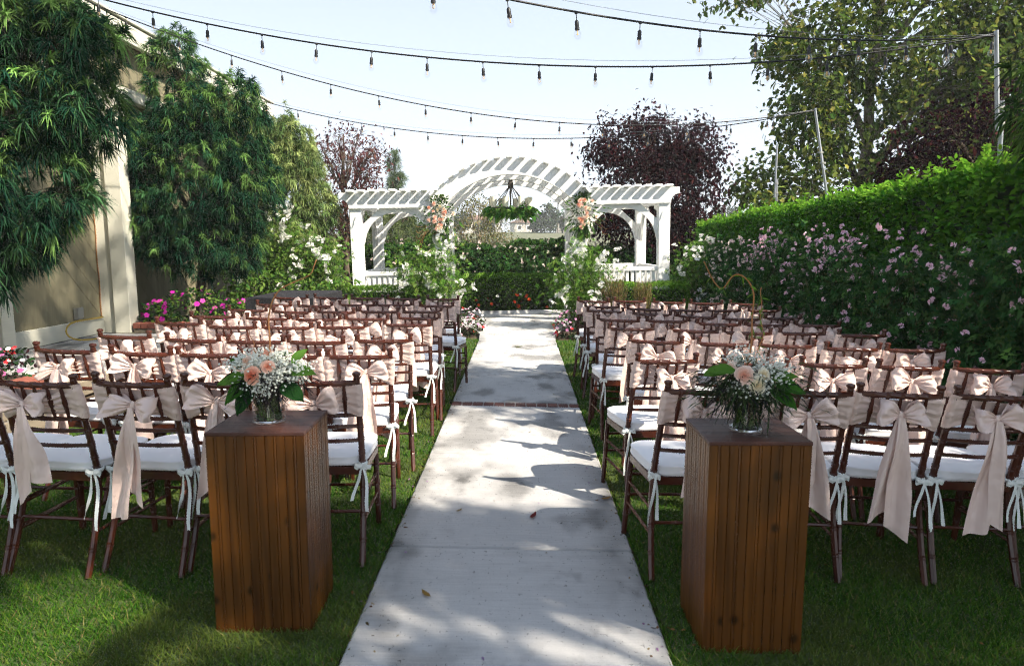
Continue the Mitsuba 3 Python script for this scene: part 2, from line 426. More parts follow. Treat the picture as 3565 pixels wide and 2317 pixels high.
# grass blades on both lawns: dense near the camera
def grass(n, x0, x1, y0, y1, r):
    y = y0 + (y1 - y0) * r.random(n * 3) ** 1.0
    x = x0 + (x1 - x0) * r.random(n * 3)
    keep = r.random(n * 3) < np.clip((2.6 / np.maximum(y, 2.2)) ** 1.7, 0, 1)
    x, y = x[keep][:n], y[keep][:n]
    m = len(x)
    z = gz(x, y)
    far = np.clip(y / 3.0, 1, 3)
    ang = r.random(m) * 6.283
    clump = meshkit.fbm(np.stack([x * 6, y * 6, x * 0], -1), 2)
    h = (0.014 + 0.020 * r.random(m) + 0.016 * (clump - 0.4)) * (0.85 + 0.15 * far)
    w = 0.0027 * far ** 0.8 * (0.7 + 0.6 * r.random(m))
    lean = h * (0.4 + 0.9 * r.random(m)); la = r.random(m) * 6.283
    c, s = np.cos(ang) * w, np.sin(ang) * w
    A = np.stack([x - c, y - s, z - 0.004], -1); B = np.stack([x + c, y + s, z - 0.004], -1)
    C = np.stack([x + np.cos(la) * lean, y + np.sin(la) * lean, z + h], -1)
    V = np.stack([A, B, C], 1).reshape(-1, 3)
    F = np.arange(3 * m).reshape(-1, 3)
    col = tints(m, 3, [(0.032, 0.105, 0.012), (0.070, 0.165, 0.018), (0.14, 0.22, 0.034), (0.26, 0.23, 0.09)], [.36, .38, .22, .04], 0.2, r)
    dry = np.clip((meshkit.fbm(np.stack([x * 1.6 + 5, y * 1.6, x * 0], -1), 3) - 0.5) / 0.2, 0, 1)
    dry = np.repeat(dry, 3)[:, None] * 0.45
    return V, F, col * (1 - dry) + dry * np.array([0.17, 0.175, 0.05])


_r = np.random.default_rng(3)
for a, b, n, txt in ((LX + 0.02, -0.606, 175000, 'short green grass growing on the lawn beside the building'), (0.606, RX, 150000, 'short green grass growing on the lawn beside the rose hedge')):
    V, F, C = grass(n, a, b, 1.15, 10.8, _r)
    k = thing('grass', txt, 'grass', kind='stuff')
    put(k, shp((V, F), 'leaf_matte', False, C))

# ---------------------------------------------------------------- building on the left
bd = thing('building', 'beige panelled building with white trim, wall on the left behind the trees', 'building')
WX = -6.2
part(bd, 'wall', shp(box(WX - 0.25, WX, 2.0, 17.0, 0.0, 4.62, 0.004), 'wall_panel'))
# diagonal board seams as thin proud battens of the panelling: each board is one piece
for j in range(26):
    y0 = 7.0 + j * 0.30
    z0, z1, run = 0.46, 3.5, 3.04
    a = max(0.0, 7.2 - y0); b = min(run, 13.0 - y0)
    if b - a < 0.25:
        continue
    d = 0.1535
    q = [(y0 + a, z0 + run - a - 0.0), (y0 + a + d * 1.9, z0 + run - a), (min(y0 + b + d * 1.9, 13.2), z0 + run - b), (y0 + b, z0 + run - b)]
    t = trimesh.creation.extrude_polygon(Polygon(q), 0.006, engine='earcut')
    v = np.array(t.vertices)
    part(bd, 'diagonal_board', shp((np.stack([WX + v[:, 2], v[:, 0], v[:, 1]], 1), np.array(t.faces)), 'wall_panel'))
part(bd, 'roof', shp(box(WX - 9, WX + 0.22, 2.0, 17.0, 4.74, 4.86, 0.01), 'roof_shingle'))
part(bd, 'fascia', shp(box(WX + 0.225, WX + 0.265, 2.0, 17.0, 4.56, 4.84, 0.006), 'cream_trim'))
part(bd, 'fascia_cap', shp(box(WX + 0.2, WX + 0.30, 2.0, 17.0, 4.865, 4.90, 0.006), 'cream_trim'))
part(bd, 'soffit', shp(box(WX + 0.005, WX + 0.222, 2.0, 17.0, 4.64, 4.66, 0.003), 'cream_trim'))
part(bd, 'trim_beam', shp(box(WX + 0.015, WX + 0.18, 6.0, 13.4, 3.72, 3.90, 0.006), 'cream_trim'))
part(bd, 'vent', shp(box(WX + 0.002, WX + 0.14, 9.9, 10.6, 3.52, 3.71, 0.01), 'black_rubber'))
part(bd, 'base_board', shp(box(WX + 0.014, WX + 0.06, 6.2, 10.02, 0.215, 0.44, 0.005), 'cream_trim'))
part(bd, 'corner_board', shp(box(WX + 0.012, WX + 0.23, 10.04, 10.30, 0.205, 3.715, 0.006), 'cream_trim'))
part(bd, 'post', shp(box(WX + 0.24, WX + 0.47, 9.98, 10.22, 0.21, 3.71, 0.006), 'cream_trim'))
part(bd, 'post', shp(box(WX + 0.22, WX + 0.42, 7.55, 7.75, 0.21, 3.71, 0.006), 'cream_trim'))
ol = part(bd, 'outlet_box', shp(box(WX + 0.013, WX + 0.075, 9.40, 9.51, 0.47, 0.63, 0.008), 'grey_metal'))
part(ol, 'cover', shp(box(WX + 0.076, WX + 0.09, 9.395, 9.515, 0.49, 0.64, 0.004), 'grey_metal'))
cb = [np.array([WX + 0.09, 9.95, 0.455]), np.array([WX + 0.10, 9.5, 0.46]), np.array([WX + 0.12, 9.15, 0.44]), np.array([WX + 0.18, 8.98, 0.34]), np.array([WX + 0.27, 9.02, 0.25]), np.array([WX + 0.36, 9.2, 0.225]), np.array([WX + 0.42, 9.3, 0.225])]
from scipy.interpolate import make_interp_spline
cs = make_interp_spline(np.linspace(0, 1, 7), np.array(cb), 3)(np.linspace(0, 1, 28))
k = thing('power_cable', 'yellow power cable looping from the wall to the deck', 'cable')
put(k, shp(tube(cs, 0.011, 6), 'yellow_cable', True))
wc = np.array([[WX + 0.02, 10.03, z] for z in np.linspace(2.6, 0.46, 12)]); wc[:, 1] += 0.012 * np.sin(np.arange(12) * 1.7)
k = thing('wall_cable', 'thin orange cable running down the wall beside the white post', 'cable')
put(k, shp(tube(wc, 0.007, 5), 'willow', True))

# deck with a block edge, brick-capped planters
dk = thing('deck', 'pale raised concrete deck along the building', 'deck', kind='structure')
put(dk, shp(box(WX + 0.001, -4.32, 5.9, 10.0, 0.0, 0.205, 0.01), 'concrete'))
kw = thing('deck_edge_wall', 'low wall of dark stone blocks edging the raised deck', 'wall')
for j in range(10):
    y = 5.92 + j * 0.405
    part(kw, 'block', shp(box(-4.315, -4.20, y, y + 0.395, 0.0 + 0.05, 0.20 + 0.006 * RNG.random(), 0.012), 'block_stone'))


def planter(label, x0, x1, y0, y1, h, sides):
    p = thing('brick_planter', label, 'planter')
    part(p, 'soil', shp(box(x0 + 0.12, x1 - 0.12, y0 + 0.12, y1 - 0.12, 0.02, h - 0.03, 0.01), 'soil'))
    part(p, 'core', shp(box(x0 + 0.02, x1 - 0.02, y0 + 0.02, y1 - 0.02, 0.0, h - 0.09, 0.004), 'mortar'))
    hb = h - 0.085
    def run(ax, c0, c1, a, b):
        n = int((b - a) / 0.11)
        for i in range(n):
            s = a + i * (b - a) / n; e = s + (b - a) / n - 0.010
            q = (s, e, c0, c1) if ax == 'x' else (c0, c1, s, e)
            part(p, 'brick', shp(box(*q, hb, h - 0.004 * RNG.random(), 0.006), 'brick_red'))
    def face(ax, c0, c1, a, b):
        nz = max(1, int(hb / 0.14)); n = int((b - a) / 0.30)
        for q in range(nz):
            for i in range(n + q % 2):
                s = max(a, a + (i - 0.5 * (q % 2)) * (b - a) / n); e = min(b, a + (i + 1 - 0.5 * (q % 2)) * (b - a) / n) - 0.008
                g = (s, e, c0, c1) if ax == 'x' else (c0, c1, s, e)
                part(p, 'block', shp(box(*g, q * hb / nz + 0.004, (q + 1) * hb / nz - 0.004, 0.01), 'block_stone'))
    if 'f' in sides:
        run('x', y0 - 0.02, y0 + 0.20, x0, x1); face('x', y0, y0 + 0.1, x0 + 0.0, x1)
    if 'r' in sides:
        run('y', x1 - 0.20, x1 + 0.02, y0 + 0.21, y1); face('y', x1 - 0.1, x1, y0 + 0.11, y1)
    return p


planter('low brick topped planter with magenta flowers under the trees beside the post', WX + 0.5, -3.3, 10.0, 12.4, 0.36, 'f')
planter('brick topped planter with red and white flowers at the near end of the deck', WX + 0.3, -3.86, 4.95, 5.85, 0.44, 'fr')
# ---------------------------------------------------------------- white arbor
ar = thing('arbor', 'white wooden arbor with a round central arch and flat side wings', 'arbor')
AM = mat4((-0.105, 13.2, 0.0), rz=math.radians(1.5), ry=math.radians(-1.1))


def ap(name, mesh, parent=ar, mat='white_paint', smooth=False, label=None):
    return part(parent, name, shp(xf(mesh, AM), mat, smooth), label=label)


D = 2.2
CZ, RO, RI = 1.147, 1.97, 1.69
for y in (0.0, D):
    for x0, x1, ztop in ((-3.06, -2.84, 2.236), (2.84, 3.06, 2.236), (-1.466, -1.251, 2.25), (1.251, 1.466, 2.25)):
        pk = ap('post', box(x0, x1, y + 0.002, y + 0.20, 0.0, ztop, 0.006))
        ap('base_trim', box(x0 - 0.02, x1 + 0.02, y - 0.02, y + 0.22, 0.005, 0.14, 0.006), pk)
def band(a0, a1, ro, ri, n=30):
    a = np.linspace(a0, a1, n)
    return [(ro * math.cos(q), CZ + ro * math.sin(q)) for q in a] + [(ri * math.cos(q), CZ + ri * math.sin(q)) for q in a[::-1]]
# beams of the wings with their curved ends
def wing(s):
    e = [(3.225, 2.535), (3.225, 2.414)]
    for q in np.linspace(0, math.pi / 2, 7):
        e.append((3.062 + 0.163 * (1 - math.sin(q)), 2.262 + 0.152 * (1 - 0.0) * math.cos(q)))
    e += [(3.062, 2.238), (1.40, 2.238), (1.40, 2.535)]
    return [(s * x, z) for x, z in e]
for y in (-0.045, D + 0.12):
    for s in (-1, 1):
        ap('beam', prism(wing(s), y, y + 0.09))
aend = math.asin((2.24 - CZ) / RI)
for y, nm in ((-0.052, 'arch'), (1.06, 'arch'), (D + 0.115, 'arch')):
    ap(nm, prism(band(aend * 0.98, math.pi - aend * 0.98, RO, RI), y, y + 0.10), smooth=30)
    ap('arch_edge', prism(band(aend * 0.98, math.pi - aend * 0.98, RI + 0.004, RI - 0.016), y - 0.008, y + 0.108), smooth=30)
# rafters: flat boards running front to back
for s in (-1, 1):
    for i in range(9):
        x = s * (3.0 - i * 0.1975)
        ap('rafter', box(x - 0.062, x + 0.062, -0.20, D + 0.36, 2.537, 2.582, 0.005))
na = 15
for i in range(na):
    a = math.radians(42.5 + (180 - 85) * i / (na - 1))
    b = box(-0.062, 0.062, -0.20, D + 0.36, 0.002, 0.047, 0.005)
    c, q = math.sin(a), -math.cos(a)
    M = np.eye(4); M[:3, :3] = np.array([[c, 0, -q], [0, 1, 0], [q, 0, c]]); M[:3, 3] = [RO * math.cos(a), 0, CZ + RO * math.sin(a)]
    ap('rafter', xf(b, M))
# side beams between front and rear, and the rails
for s in (-1, 1):
    for x in (2.95, 1.36):
        ap('side_beam', box(s * x - 0.045, s * x + 0.045, 0.05, D + 0.11, 2.245, 2.42, 0.005))
    # corner braces in the plane of the wings and across it
    for y in (0.06, D + 0.06):
        for c0, t in ((2.838, 1), (1.468, -1)):
            ins = [(2.153 + 0.0 + t * 0.655 * math.cos(q), 1.525 + 0.645 * math.sin(q)) for q in np.linspace(0.12, math.pi / 2, 12)]
            outer = [(2.153, 2.2375), (c0 - t * 0.34, 2.2375), (c0, 1.93), (c0, 1.53), (c0 - t * 0.018, 1.565)]
            ap('brace', prism([(s * x, z) for x, z in ins + outer], y, y + 0.055))
    for x in (2.95, 1.36):
        for y0, t in ((0.20, 1), (D, -1)):
            pts = [(0.0, 1.53), (0.0, 1.93), (0.30, 2.243), (0.62, 2.243)] + [(0.62 - 0.56 * math.sin(q), 1.60 + 0.57 * math.cos(q)) for q in np.linspace(0, 1.45, 9)]
            tt = trimesh.creation.extrude_polygon(Polygon(pts), 0.05, engine='earcut')
            v = np.array(tt.vertices)
            ap('brace', (np.stack([s * x - 0.025 + v[:, 2], y0 + t * v[:, 0], v[:, 1]], 1), np.array(tt.faces)))
    # railing: front and rear of each wing and the outer side
    for y in (0.10, D + 0.10):
        rl = ap('railing', box(min(s * 1.47, s * 2.836), max(s * 1.47, s * 2.836), y - 0.05, y + 0.05, 0.955, 1.035, 0.006))
        ap('rail', box(min(s * 1.47, s * 2.836), max(s * 1.47, s * 2.836), y - 0.03, y + 0.03, 0.16, 0.23, 0.005), rl)
        for i in range(13):
            x = 1.54 + i * 0.102
            ap('baluster', box(s * x - 0.028, s * x + 0.028, y - 0.02, y + 0.02, 0.232, 0.953, 0.004), rl)
    x = s * 2.95
    rl = ap('railing', box(x - 0.05, x + 0.05, 0.202, D, 0.957, 1.033, 0.006))
    ap('rail', box(x - 0.03, x + 0.03, 0.202, D, 0.162, 0.228, 0.005), rl)
    for i in range(18):
        ap('baluster', box(x - 0.02, x + 0.02, 0.29 + i * 0.102 - 0.028, 0.29 + i * 0.102 + 0.028, 0.23, 0.955, 0.004), rl)
    hk = [(s * 2.93 + dx, -0.012 - dy, z) for dx, dy, z in ((0, 0, 2.09), (0, .02, 2.06), (0, .03, 2.0), (-.012, .045, 1.96), (-.03, .05, 1.965), (-.035, .05, 1.99))]
    ap('hook', tube(hk, 0.010, 6), mat='white_paint', smooth=True)


def aw(x, y, z):
    return (AM @ np.array([x, y, z, 1.0]))[:3]


# ---------------------------------------------------------------- chandelier with its garland
ch = thing('chandelier', 'dark iron ring chandelier with pillar candles and pearl strands hanging under the arch', 'chandelier')
C0 = aw(-0.02, 1.11, 0.0)
zt = 2.83; zr = 2.24; RR = 0.40
def cp(name, mesh, mat, sm=True, parent=ch):
    return part(parent, name, shp((mesh[0] + [C0[0], C0[1], 0], mesh[1]), mat, sm))
cp('hub', lathe([(0, zt), (0.035, zt), (0.04, zt - 0.05), (0.055, zt - 0.07), (0.055, zt - 0.15), (0.02, zt - 0.2), (0, zt - 0.2)], 12), 'iron', 30)
for i in range(4):
    a = i * math.pi / 2 + 0.3
    hkp = [(math.cos(a) * q, math.sin(a) * q, z) for q, z in ((0.04, zt - 0.02), (0.09, zt), (0.12, zt - 0.03), (0.10, zt - 0.06))]
    cp('hook', tube(hkp, 0.007, 5), 'iron')
cp('rod', tube([(0, 0, zt - 0.18), (0, 0, zr)], 0.014, 6), 'iron')
for i in range(8):
    a = i * math.pi / 4 + 0.2
    cp('rod', tube([(0.03 * math.cos(a), 0.03 * math.sin(a), zt - 0.14), (RR * math.cos(a), RR * math.sin(a), zr)], 0.008, 5), 'iron')
aa = np.linspace(0, 2 * math.pi, 40)
cp('ring', tube(np.stack([RR * np.cos(aa), RR * np.sin(aa), 0 * aa + zr], 1), 0.018, 6), 'iron')
for i in range(8):
    a = i * math.pi / 4 + 0.55
    cp('candle', lathe([(0, 0.20), (0.035, 0.202), (0.052, 0.208), (0.055, 0.2), (0.055, 0), (0, 0)], 12, (RR * math.cos(a), RR * math.sin(a), zr + 0.02)), 'wax', 35)
for i in range(6):
    a = i * math.pi / 3 + 0.1
    for q in range(3):
        b = a + math.pi / 3
        dd = np.linspace(0, 1, 14)
        sg = 0.20 + 0.075 * q
        pth_ = np.stack([(0.36 * np.cos(a) * (1 - dd) + 0.36 * np.cos(b) * dd), (0.36 * np.sin(a) * (1 - dd) + 0.36 * np.sin(b) * dd), zr - 0.02 - sg * 4 * dd * (1 - dd) - 0.10], 1)
        cp('pearl_strand', tube(pth_, 0.0045, 4), 'pearl')
    cp('pearl_strand', tube([(0.36 * math.cos(a), 0.36 * math.sin(a), zr), (0.36 * math.cos(a), 0.36 * math.sin(a), zr - 0.125)], 0.010, 5), 'pearl')
gk = thing('leaf_garland', 'thick green leaf garland wound round the iron ring of the chandelier', 'garland')
r = np.random.default_rng(12)
n = 520
a = r.random(n) * 6.283; rr = RR + r.normal(size=n) * 0.055; zz = zr - 0.045 + r.normal(size=n) * 0.05
P = np.stack([C0[0] + rr * np.cos(a), C0[1] + rr * np.sin(a), zz], 1)
dv = unit(np.stack([np.cos(a), np.sin(a), 0 * a], 1) * 0.7 + r.normal(size=(n, 3)) * 0.55 + [0, 0, -0.55])
m = leafs(P, dv, 0.13 * (0.6 + 0.7 * r.random(n)), 0.085 * (0.7 + 0.5 * r.random(n)), OVAL, 0.25, r=r)
put(gk, shp(m, 'leaf', True, tints(n, 7, [(0.06, 0.18, 0.035), (0.11, 0.27, 0.04), (0.2, 0.34, 0.07)], [.4, .4, .2], r=r)))
# ---------------------------------------------------------------- banquet chairs with sashes
def yback(z):
    z = np.asarray(z, float)
    return np.where(z < 0.43, -0.125 * (np.clip(0.43 - z, 0, 1) / 0.43) ** 1.5, -0.12 * (np.clip(z - 0.43, 0, 1) / 0.485) ** 1.25)


def bow_in(x, z):
    return yback(z) - 0.026 * (1 - (np.asarray(x) / 0.172) ** 2)


def noded(path, r, nodes, ring=0.0032, sides=7, cap=True):
    """a bamboo-like turned rod: thin double rings at the node fractions"""
    p = np.asarray(path, float)
    s = np.concatenate([[0], np.cumsum(np.linalg.norm(np.diff(p, axis=0), axis=1))])
    L = s[-1]
    q, rad = list(np.linspace(0, L, max(3, len(p)))), None
    q = [v for v in q if all(abs(v - nn * L) > 0.014 for nn in nodes)]
    sp = [(v, r) for v in q]
    for nn in nodes:
        for d, e in ((-.010, 0), (-.007, ring), (-.002, 0.4 * ring), (.002, 0.4 * ring), (.007, ring), (.010, 0)):
            sp.append((nn * L + d, r + e))
    sp.sort()
    sv = np.array([a for a, _ in sp]); rv = np.array([b for _, b in sp])
    pp = np.stack([np.interp(sv, s, p[:, k]) for k in range(3)], 1)
    return tube(pp, rv, sides, cap)


def post_path(s):
    z = np.concatenate([np.linspace(0, 0.43, 8), np.linspace(0.5, 0.905, 9)])
    x = s * np.where(z < 0.43, 0.176 + 0.012 * (0.43 - z) / 0.43, 0.176 - 0.006 * (z - 0.43) / 0.485)
    return np.stack([x, yback(z), z], 1)


chair_parts = []           # (name, shape)
def chp(name, mesh, mat='mahogany', smooth=40, sub=None):
    chair_parts.append((name, shp(mesh, mat, smooth), sub))


fin = [(0, 0.905), (0.014, 0.905), (0.0135, 0.913), (0.0175, 0.917), (0.0195, 0.923), (0.0178, 0.930), (0.010, 0.934), (0, 0.935)]
for s in (-1, 1):
    p = post_path(s)
    top = p[-1]
    chp('rear_leg', join([noded(p, 0.0148, [.13, .26, .39, .53, .585, .66, .73, .80]), lathe(fin, 9, (top[0], top[1], 0))]))
    fl = np.stack([s * np.linspace(0.196, 0.186, 8), np.linspace(0.385, 0.365, 8), np.linspace(0, 0.425, 8)], 1)
    chp('front_leg', noded(fl, np.array(0.0145), [.28, .55, .80]))
xx = np.linspace(-0.168, 0.168, 9)
def rail(z, r, nodes):
    return noded(np.stack([xx, bow_in(xx, z), 0 * xx + z], 1), r, nodes, 0.0026)
chp('top_rail', rail(0.882, 0.0132, [.16, .33, .5, .67, .84]))
for z, n in ((0.722, [.16, .33, .5, .67, .84]), (0.664, [.3, .7]), (0.590, [.3, .7])):
    chp('back_rail', rail(z, 0.0095, n))
for i in range(5):
    x = (i - 2) * 0.0565
    z = np.linspace(0.724, 0.876, 9)
    rr = np.array([.0055, .0065, .0075, .0085, .0115, .0085, .0075, .0065, .0055])
    z = np.concatenate([z, []])
    chp('spindle', tube(np.stack([0 * z + x, bow_in(x, z), z], 1), np.array([.006, .0075, .0088, .0095, .012, .0095, .0088, .0075, .006]), 6))
fr = Polygon([(-0.176, -0.012), (0.176, -0.012), (0.19, 0.33), (0.165, 0.392), (-0.165, 0.392), (-0.19, 0.33)]).buffer(0.012)
t = trimesh.creation.extrude_polygon(fr, 0.036, engine='earcut')
chp('seat_frame', (np.array(t.vertices) + [0, 0, 0.418], np.array(t.faces)), smooth=35)
for s in (-1, 1):
    for z0, z1 in ((0.30, 0.30), (0.185, 0.185)):
        ya, yb = float(yback(z0)), 0.372
        chp('stretcher', noded([(s * 0.181, ya, z0), (s * 0.187, (ya + yb) / 2, z0), (s * 0.192, yb, z1)], 0.0078, [.33, .66], 0.0025, 6))
for z in (0.335, 0.225):
    chp('stretcher', noded([(-0.186, 0.372, z), (0, 0.372, z), (0.186, 0.372, z)], 0.0078, [.33, .66], 0.0025, 6))
chp('stretcher', noded([(-0.18, float(yback(.24)), .24), (0, float(yback(.24)), .24), (0.18, float(yback(.24)), .24)], 0.0078, [.33, .66], 0.0025, 6))
# cushion with a piped edge
def cushion():
    a = np.linspace(0, 2 * math.pi, 44, endpoint=False)
    c, s = np.cos(a), np.sin(a)
    e = 0.42
    X = np.sign(c) * np.abs(c) ** e; Y = np.sign(s) * np.abs(s) ** e
    wx = 0.187 + 0.022 * (Y + 1) / 2
    ox, oy = X * wx, 0.192 + Y * 0.215
    cx, cy = 0.0, 0.192
    V, lay = [], [(.456, .93), (.458, .985), (.464, 1.0), (.470, 1.012), (.475, 1.012), (.479, 1.0), (.494, 1.0), (.499, 1.012), (.504, 1.008), (.507, .985), (.512, .90), (.517, .66), (.519, .34), (.520, .12), (.520, .0)]
    for z, k in lay:
        V.append(np.stack([cx + (ox - cx) * k, cy + (oy - cy) * k, 0 * ox + z + 0.0016 * np.sin(5 * a + 60 * z) * (k > .9)], 1))
    n = len(a); m = len(lay)
    i, j = np.meshgrid(np.arange(m - 1), np.arange(n), indexing='ij')
    q = np.stack([i * n + j, i * n + (j + 1) % n, (i + 1) * n + (j + 1) % n, (i + 1) * n + j], -1).reshape(-1, 4)
    return np.vstack(V), np.vstack([q[:, [0, 1, 2]], q[:, [0, 2, 3]]])


chp('cushion', cushion(), 'cushion_cloth', 60)


def ribbon(path, w, side=(1, 0, 0), th=0):
    """a flat strip along a path: width w (array) across 'side'"""
    p = np.asarray(path, float); w = np.broadcast_to(w, (len(p),))
    s = unit(np.asarray(side, float)[None] + 0 * p) if np.ndim(side) == 1 else unit(side)
    V = np.stack([p - s * w[:, None] / 2, p + s * w[:, None] / 2], 1).reshape(-1, 3)
    i = np.arange(len(p) - 1)[:, None] * 2
    F = np.vstack([i + [0, 2, 1], i + [1, 2, 3]])
    return V, F


def tie(s, seed):
    r = np.random.default_rng(seed)
    c = np.array([s * 0.178, -0.024, 0.462])
    ms = [lathe([(0, -.008), (.011, -.006), (.013, 0), (.011, .006), (0, .008)], 6, c)]
    ms.append(tube([(s * .176 + .019 * math.cos(q), .002 + .022 * math.sin(q), .468) for q in np.linspace(0, 6.28, 10)], 0.006, 5, flat=1.6))
    for e in (-1, 1):
        L = 0.028 + 0.016 * r.random()
        lp = [c + np.array([e * L * math.sin(q) ** 1.0, -0.012 - 0.008 * math.sin(2 * q), (-0.012 + .02 * r.random()) * math.sin(q) + 0.010 * math.sin(2 * q)]) for q in np.linspace(0, math.pi, 9)]
        ms.append(ribbon(lp, 0.015, (0.1, 0.3, 1)))
        T_ = 0.15 + 0.11 * r.random(); dx = e * (0.012 + 0.03 * r.random())
        q = np.linspace(0, 1, 8)
        tp = np.stack([c[0] + dx * q ** .7 + .006 * np.sin(5 * q), c[1] - 0.018 + 0.01 * np.sin(4 * q + e) - 0.035 * q, c[2] - T_ * q], 1)
        sd = np.stack([np.cos(1.5 * q * r.normal()), 0.5 * np.sin(2.5 * q + e), 0 * q], 1)
        ms.append(ribbon(tp, 0.009 + 0.008 * q ** .5, sd))
    return join(ms)


ties = {s: [shp(tie(s, 10 * q + s + 5), 'ribbon_cloth', True) for q in range(3)] for s in (-1, 1)}


# ---- the sash, in several tyings
ZT, ZB = 0.874, 0.732
def band_mesh(r):
    ph = r.random(8) * 6
    def fold(s, v):
        return 0.0030 * np.sin(19 * v + 1.6 * s + ph[0] + 1.1 * np.sin(2 * s + ph[1])) * (0.5 + 0.5 * np.sin(3.3 * v + ph[3]) ** 2) + 0.0018 * np.sin(33 * v - 2.5 * s + ph[2])
    ms = []
    # front panel, lying on the sitter's side of the spindles
    def front(u, v):
        x = -0.178 + 0.356 * u
        z = ZB + 0.004 + (ZT - ZB - 0.012) * v - 0.010 * np.sin(math.pi * u) * (v - .2)
        return x, bow_in(np.clip(x, -.172, .172), z) + 0.017 + 0.4 * fold(u, v), z
    ms.append(grid(front, 15, 8))
    kx, kz = 0.018 * r.normal(), 0.795 + 0.008 * r.normal()
    for s in (-1, 1):
        def wrap(u, v):
            # u: 0 at the front of the post, round its outside, to the first spindle
            a = np.clip(u / 0.42, 0, 1) * math.pi
            b = np.clip((u - 0.42) / 0.58, 0, 1)
            bulge = 0.004 * np.sin(math.pi * v)
            x = 0.172 + (0.021 + bulge) * np.sin(a) - b * 0.062
            zt = ZT + 0.006 - 0.012 * b; zb = ZB - 0.010 + 0.022 * b
            z = zb + (zt - zb) * v + 0.006 * np.sin(a) * (v - .5)
            y = yback(z) + 0.021 * np.cos(a) * (1 - b) + b * (0.009 - 0.004) - 0.010 * (1 - b) * (u > .42) * 0 + fold(u * 1.3 + s, v) * (0.5 + u) - 0.026 * (1 - (np.clip(x, 0, .172) / 0.172) ** 2) * b
            y = np.where(b > 0, y - 0.021 * (1 - b) ** 2 * 0, y)
            return s * x, y, z
        ms.append(grid(wrap, 15, 20))
        def gather(u, v):
            # from behind the first spindle, narrowing to the knot
            g = u ** 0.8
            x0, x1 = s * 0.112, kx
            hw = (ZT - ZB) / 2 * 0.78 * (1 - g) + 0.014 * g
            zc = (ZT + ZB) / 2 * (1 - g) + kz * g - 0.012 * np.sin(math.pi * u)
            x = x0 + (x1 - x0) * u
            z = zc + (v - 0.5) * 2 * hw
            y = bow_in(x, z) + 0.012 * (1 - u) ** 2 - 0.024 * u + (0.005 * np.sin(22 * v + ph[3] + s) + .003 * np.sin(41 * v + ph[4])) * (0.35 + 0.65 * np.sin(math.pi * np.minimum(u + .15, 1)))
            return x, y, z
        ms.append(grid(gather, 10, 19))
    return join(ms), kx, kz


def knot_mesh(kx, kz, r):
    y0 = float(bow_in(0, kz)) - 0.036
    tw = r.normal() * 0.3
    def f(u, v):
        a = 2 * math.pi * u
        rad = 0.0165 + 0.0022 * np.sin(3 * a + 4 * v) 
        zz = (v - .5) * 0.036
        return kx + rad * np.cos(a) * (0.75 + .25 * np.sin(math.pi * v)) + tw * zz, y0 + 0.9 * rad * np.sin(a) * (0.7 + .3 * np.sin(math.pi * v)), kz + zz + .003 * np.sin(2 * a)
    return grid(f, 14, 7)


def loop_mesh(s, kx, kz, L, Hh, lift, r):
    y0 = float(bow_in(0, kz)) - 0.036
    ph = r.random(6) * 6
    dep = 0.030 + 0.018 * r.random()
    tilt = 0.25 + 0.55 * r.random()
    sag = 0.02 * r.random()
    def f(u, v):
        a = 2 * math.pi * u
        out = 0.5 * (1 - np.cos(a))                       # 0 at the knot, 1 at the far end
        o2 = out ** 0.85
        ww = 0.012 + (Hh / 2 - 0.012) * np.sin(np.clip(out, 0, 1) * math.pi * 0.62) ** 0.8
        d = dep * np.sin(a) * (0.35 + 0.65 * out)         # front and back sheet apart
        t = (v - 0.5) * 2
        pl = 0.008 * np.sin(15 * t * (0.4 + .5 * u) + ph[0]) * (1 - out) ** 0.6 + 0.012 * np.sin(3.1 * t + 4 * out + ph[1]) * out + 0.007 * np.sin(6 * t + ph[4] - 7 * out) * out + 0.004 * np.sin(11 * t + 9 * u + ph[5]) * out * (1 - out)
        x = L * o2 * (1 - 0.10 * t * t * out)
        z = ww * t - sag * out
        c, q = math.cos(lift), math.sin(lift)
        X = x * c - z * q; Z = x * q + z * c
        Y = y0 - 0.008 + d + pl - 0.02 * out + tilt * 0.055 * t * out * np.sign(1)
        Z = Z - 0.35 * (Y - y0) * 0.3
        return kx + s * (0.010 + X), Y, kz + Z
    return grid(f, 27, 13)


def tail_mesh(s, kx, kz, L, W, r):
    y0 = float(bow_in(0, kz)) - 0.048
    ph = r.random(6) * 6
    sp = s * (0.026 + 0.022 * r.random())
    def f(u, v):
        t = (v - .5) * 2
        w = 0.014 + (W / 2 - 0.014) * np.clip(u * 1.7, 0, 1) ** 0.8
        cut = (0.008 + 0.03 * ph[3] / 6) * t * s
        zz = kz - 0.006 - (L + cut) * u
        x = kx + sp * u ** 0.8 + w * t
        y = y0 - 0.010 * np.sin(math.pi * np.clip(u * 2, 0, 1)) - 0.012 * (s > 0) + (0.020 * np.sin(2.3 * t + ph[0] + 1.4 * u) + 0.007 * np.sin(5 * t + ph[1] + u) * (1 - .5 * u)) * np.clip(.25 + 1.2 * u, 0, 1) + 0.005 * np.sin(7 * u + 2 * t + ph[2]) - 0.018 * u
        return x, y, zz
    return grid(f, 16, 10)


def flip(m):
    return np.asarray(m[0]) * [-1, 1, 1], np.asarray(m[1])[:, ::-1]


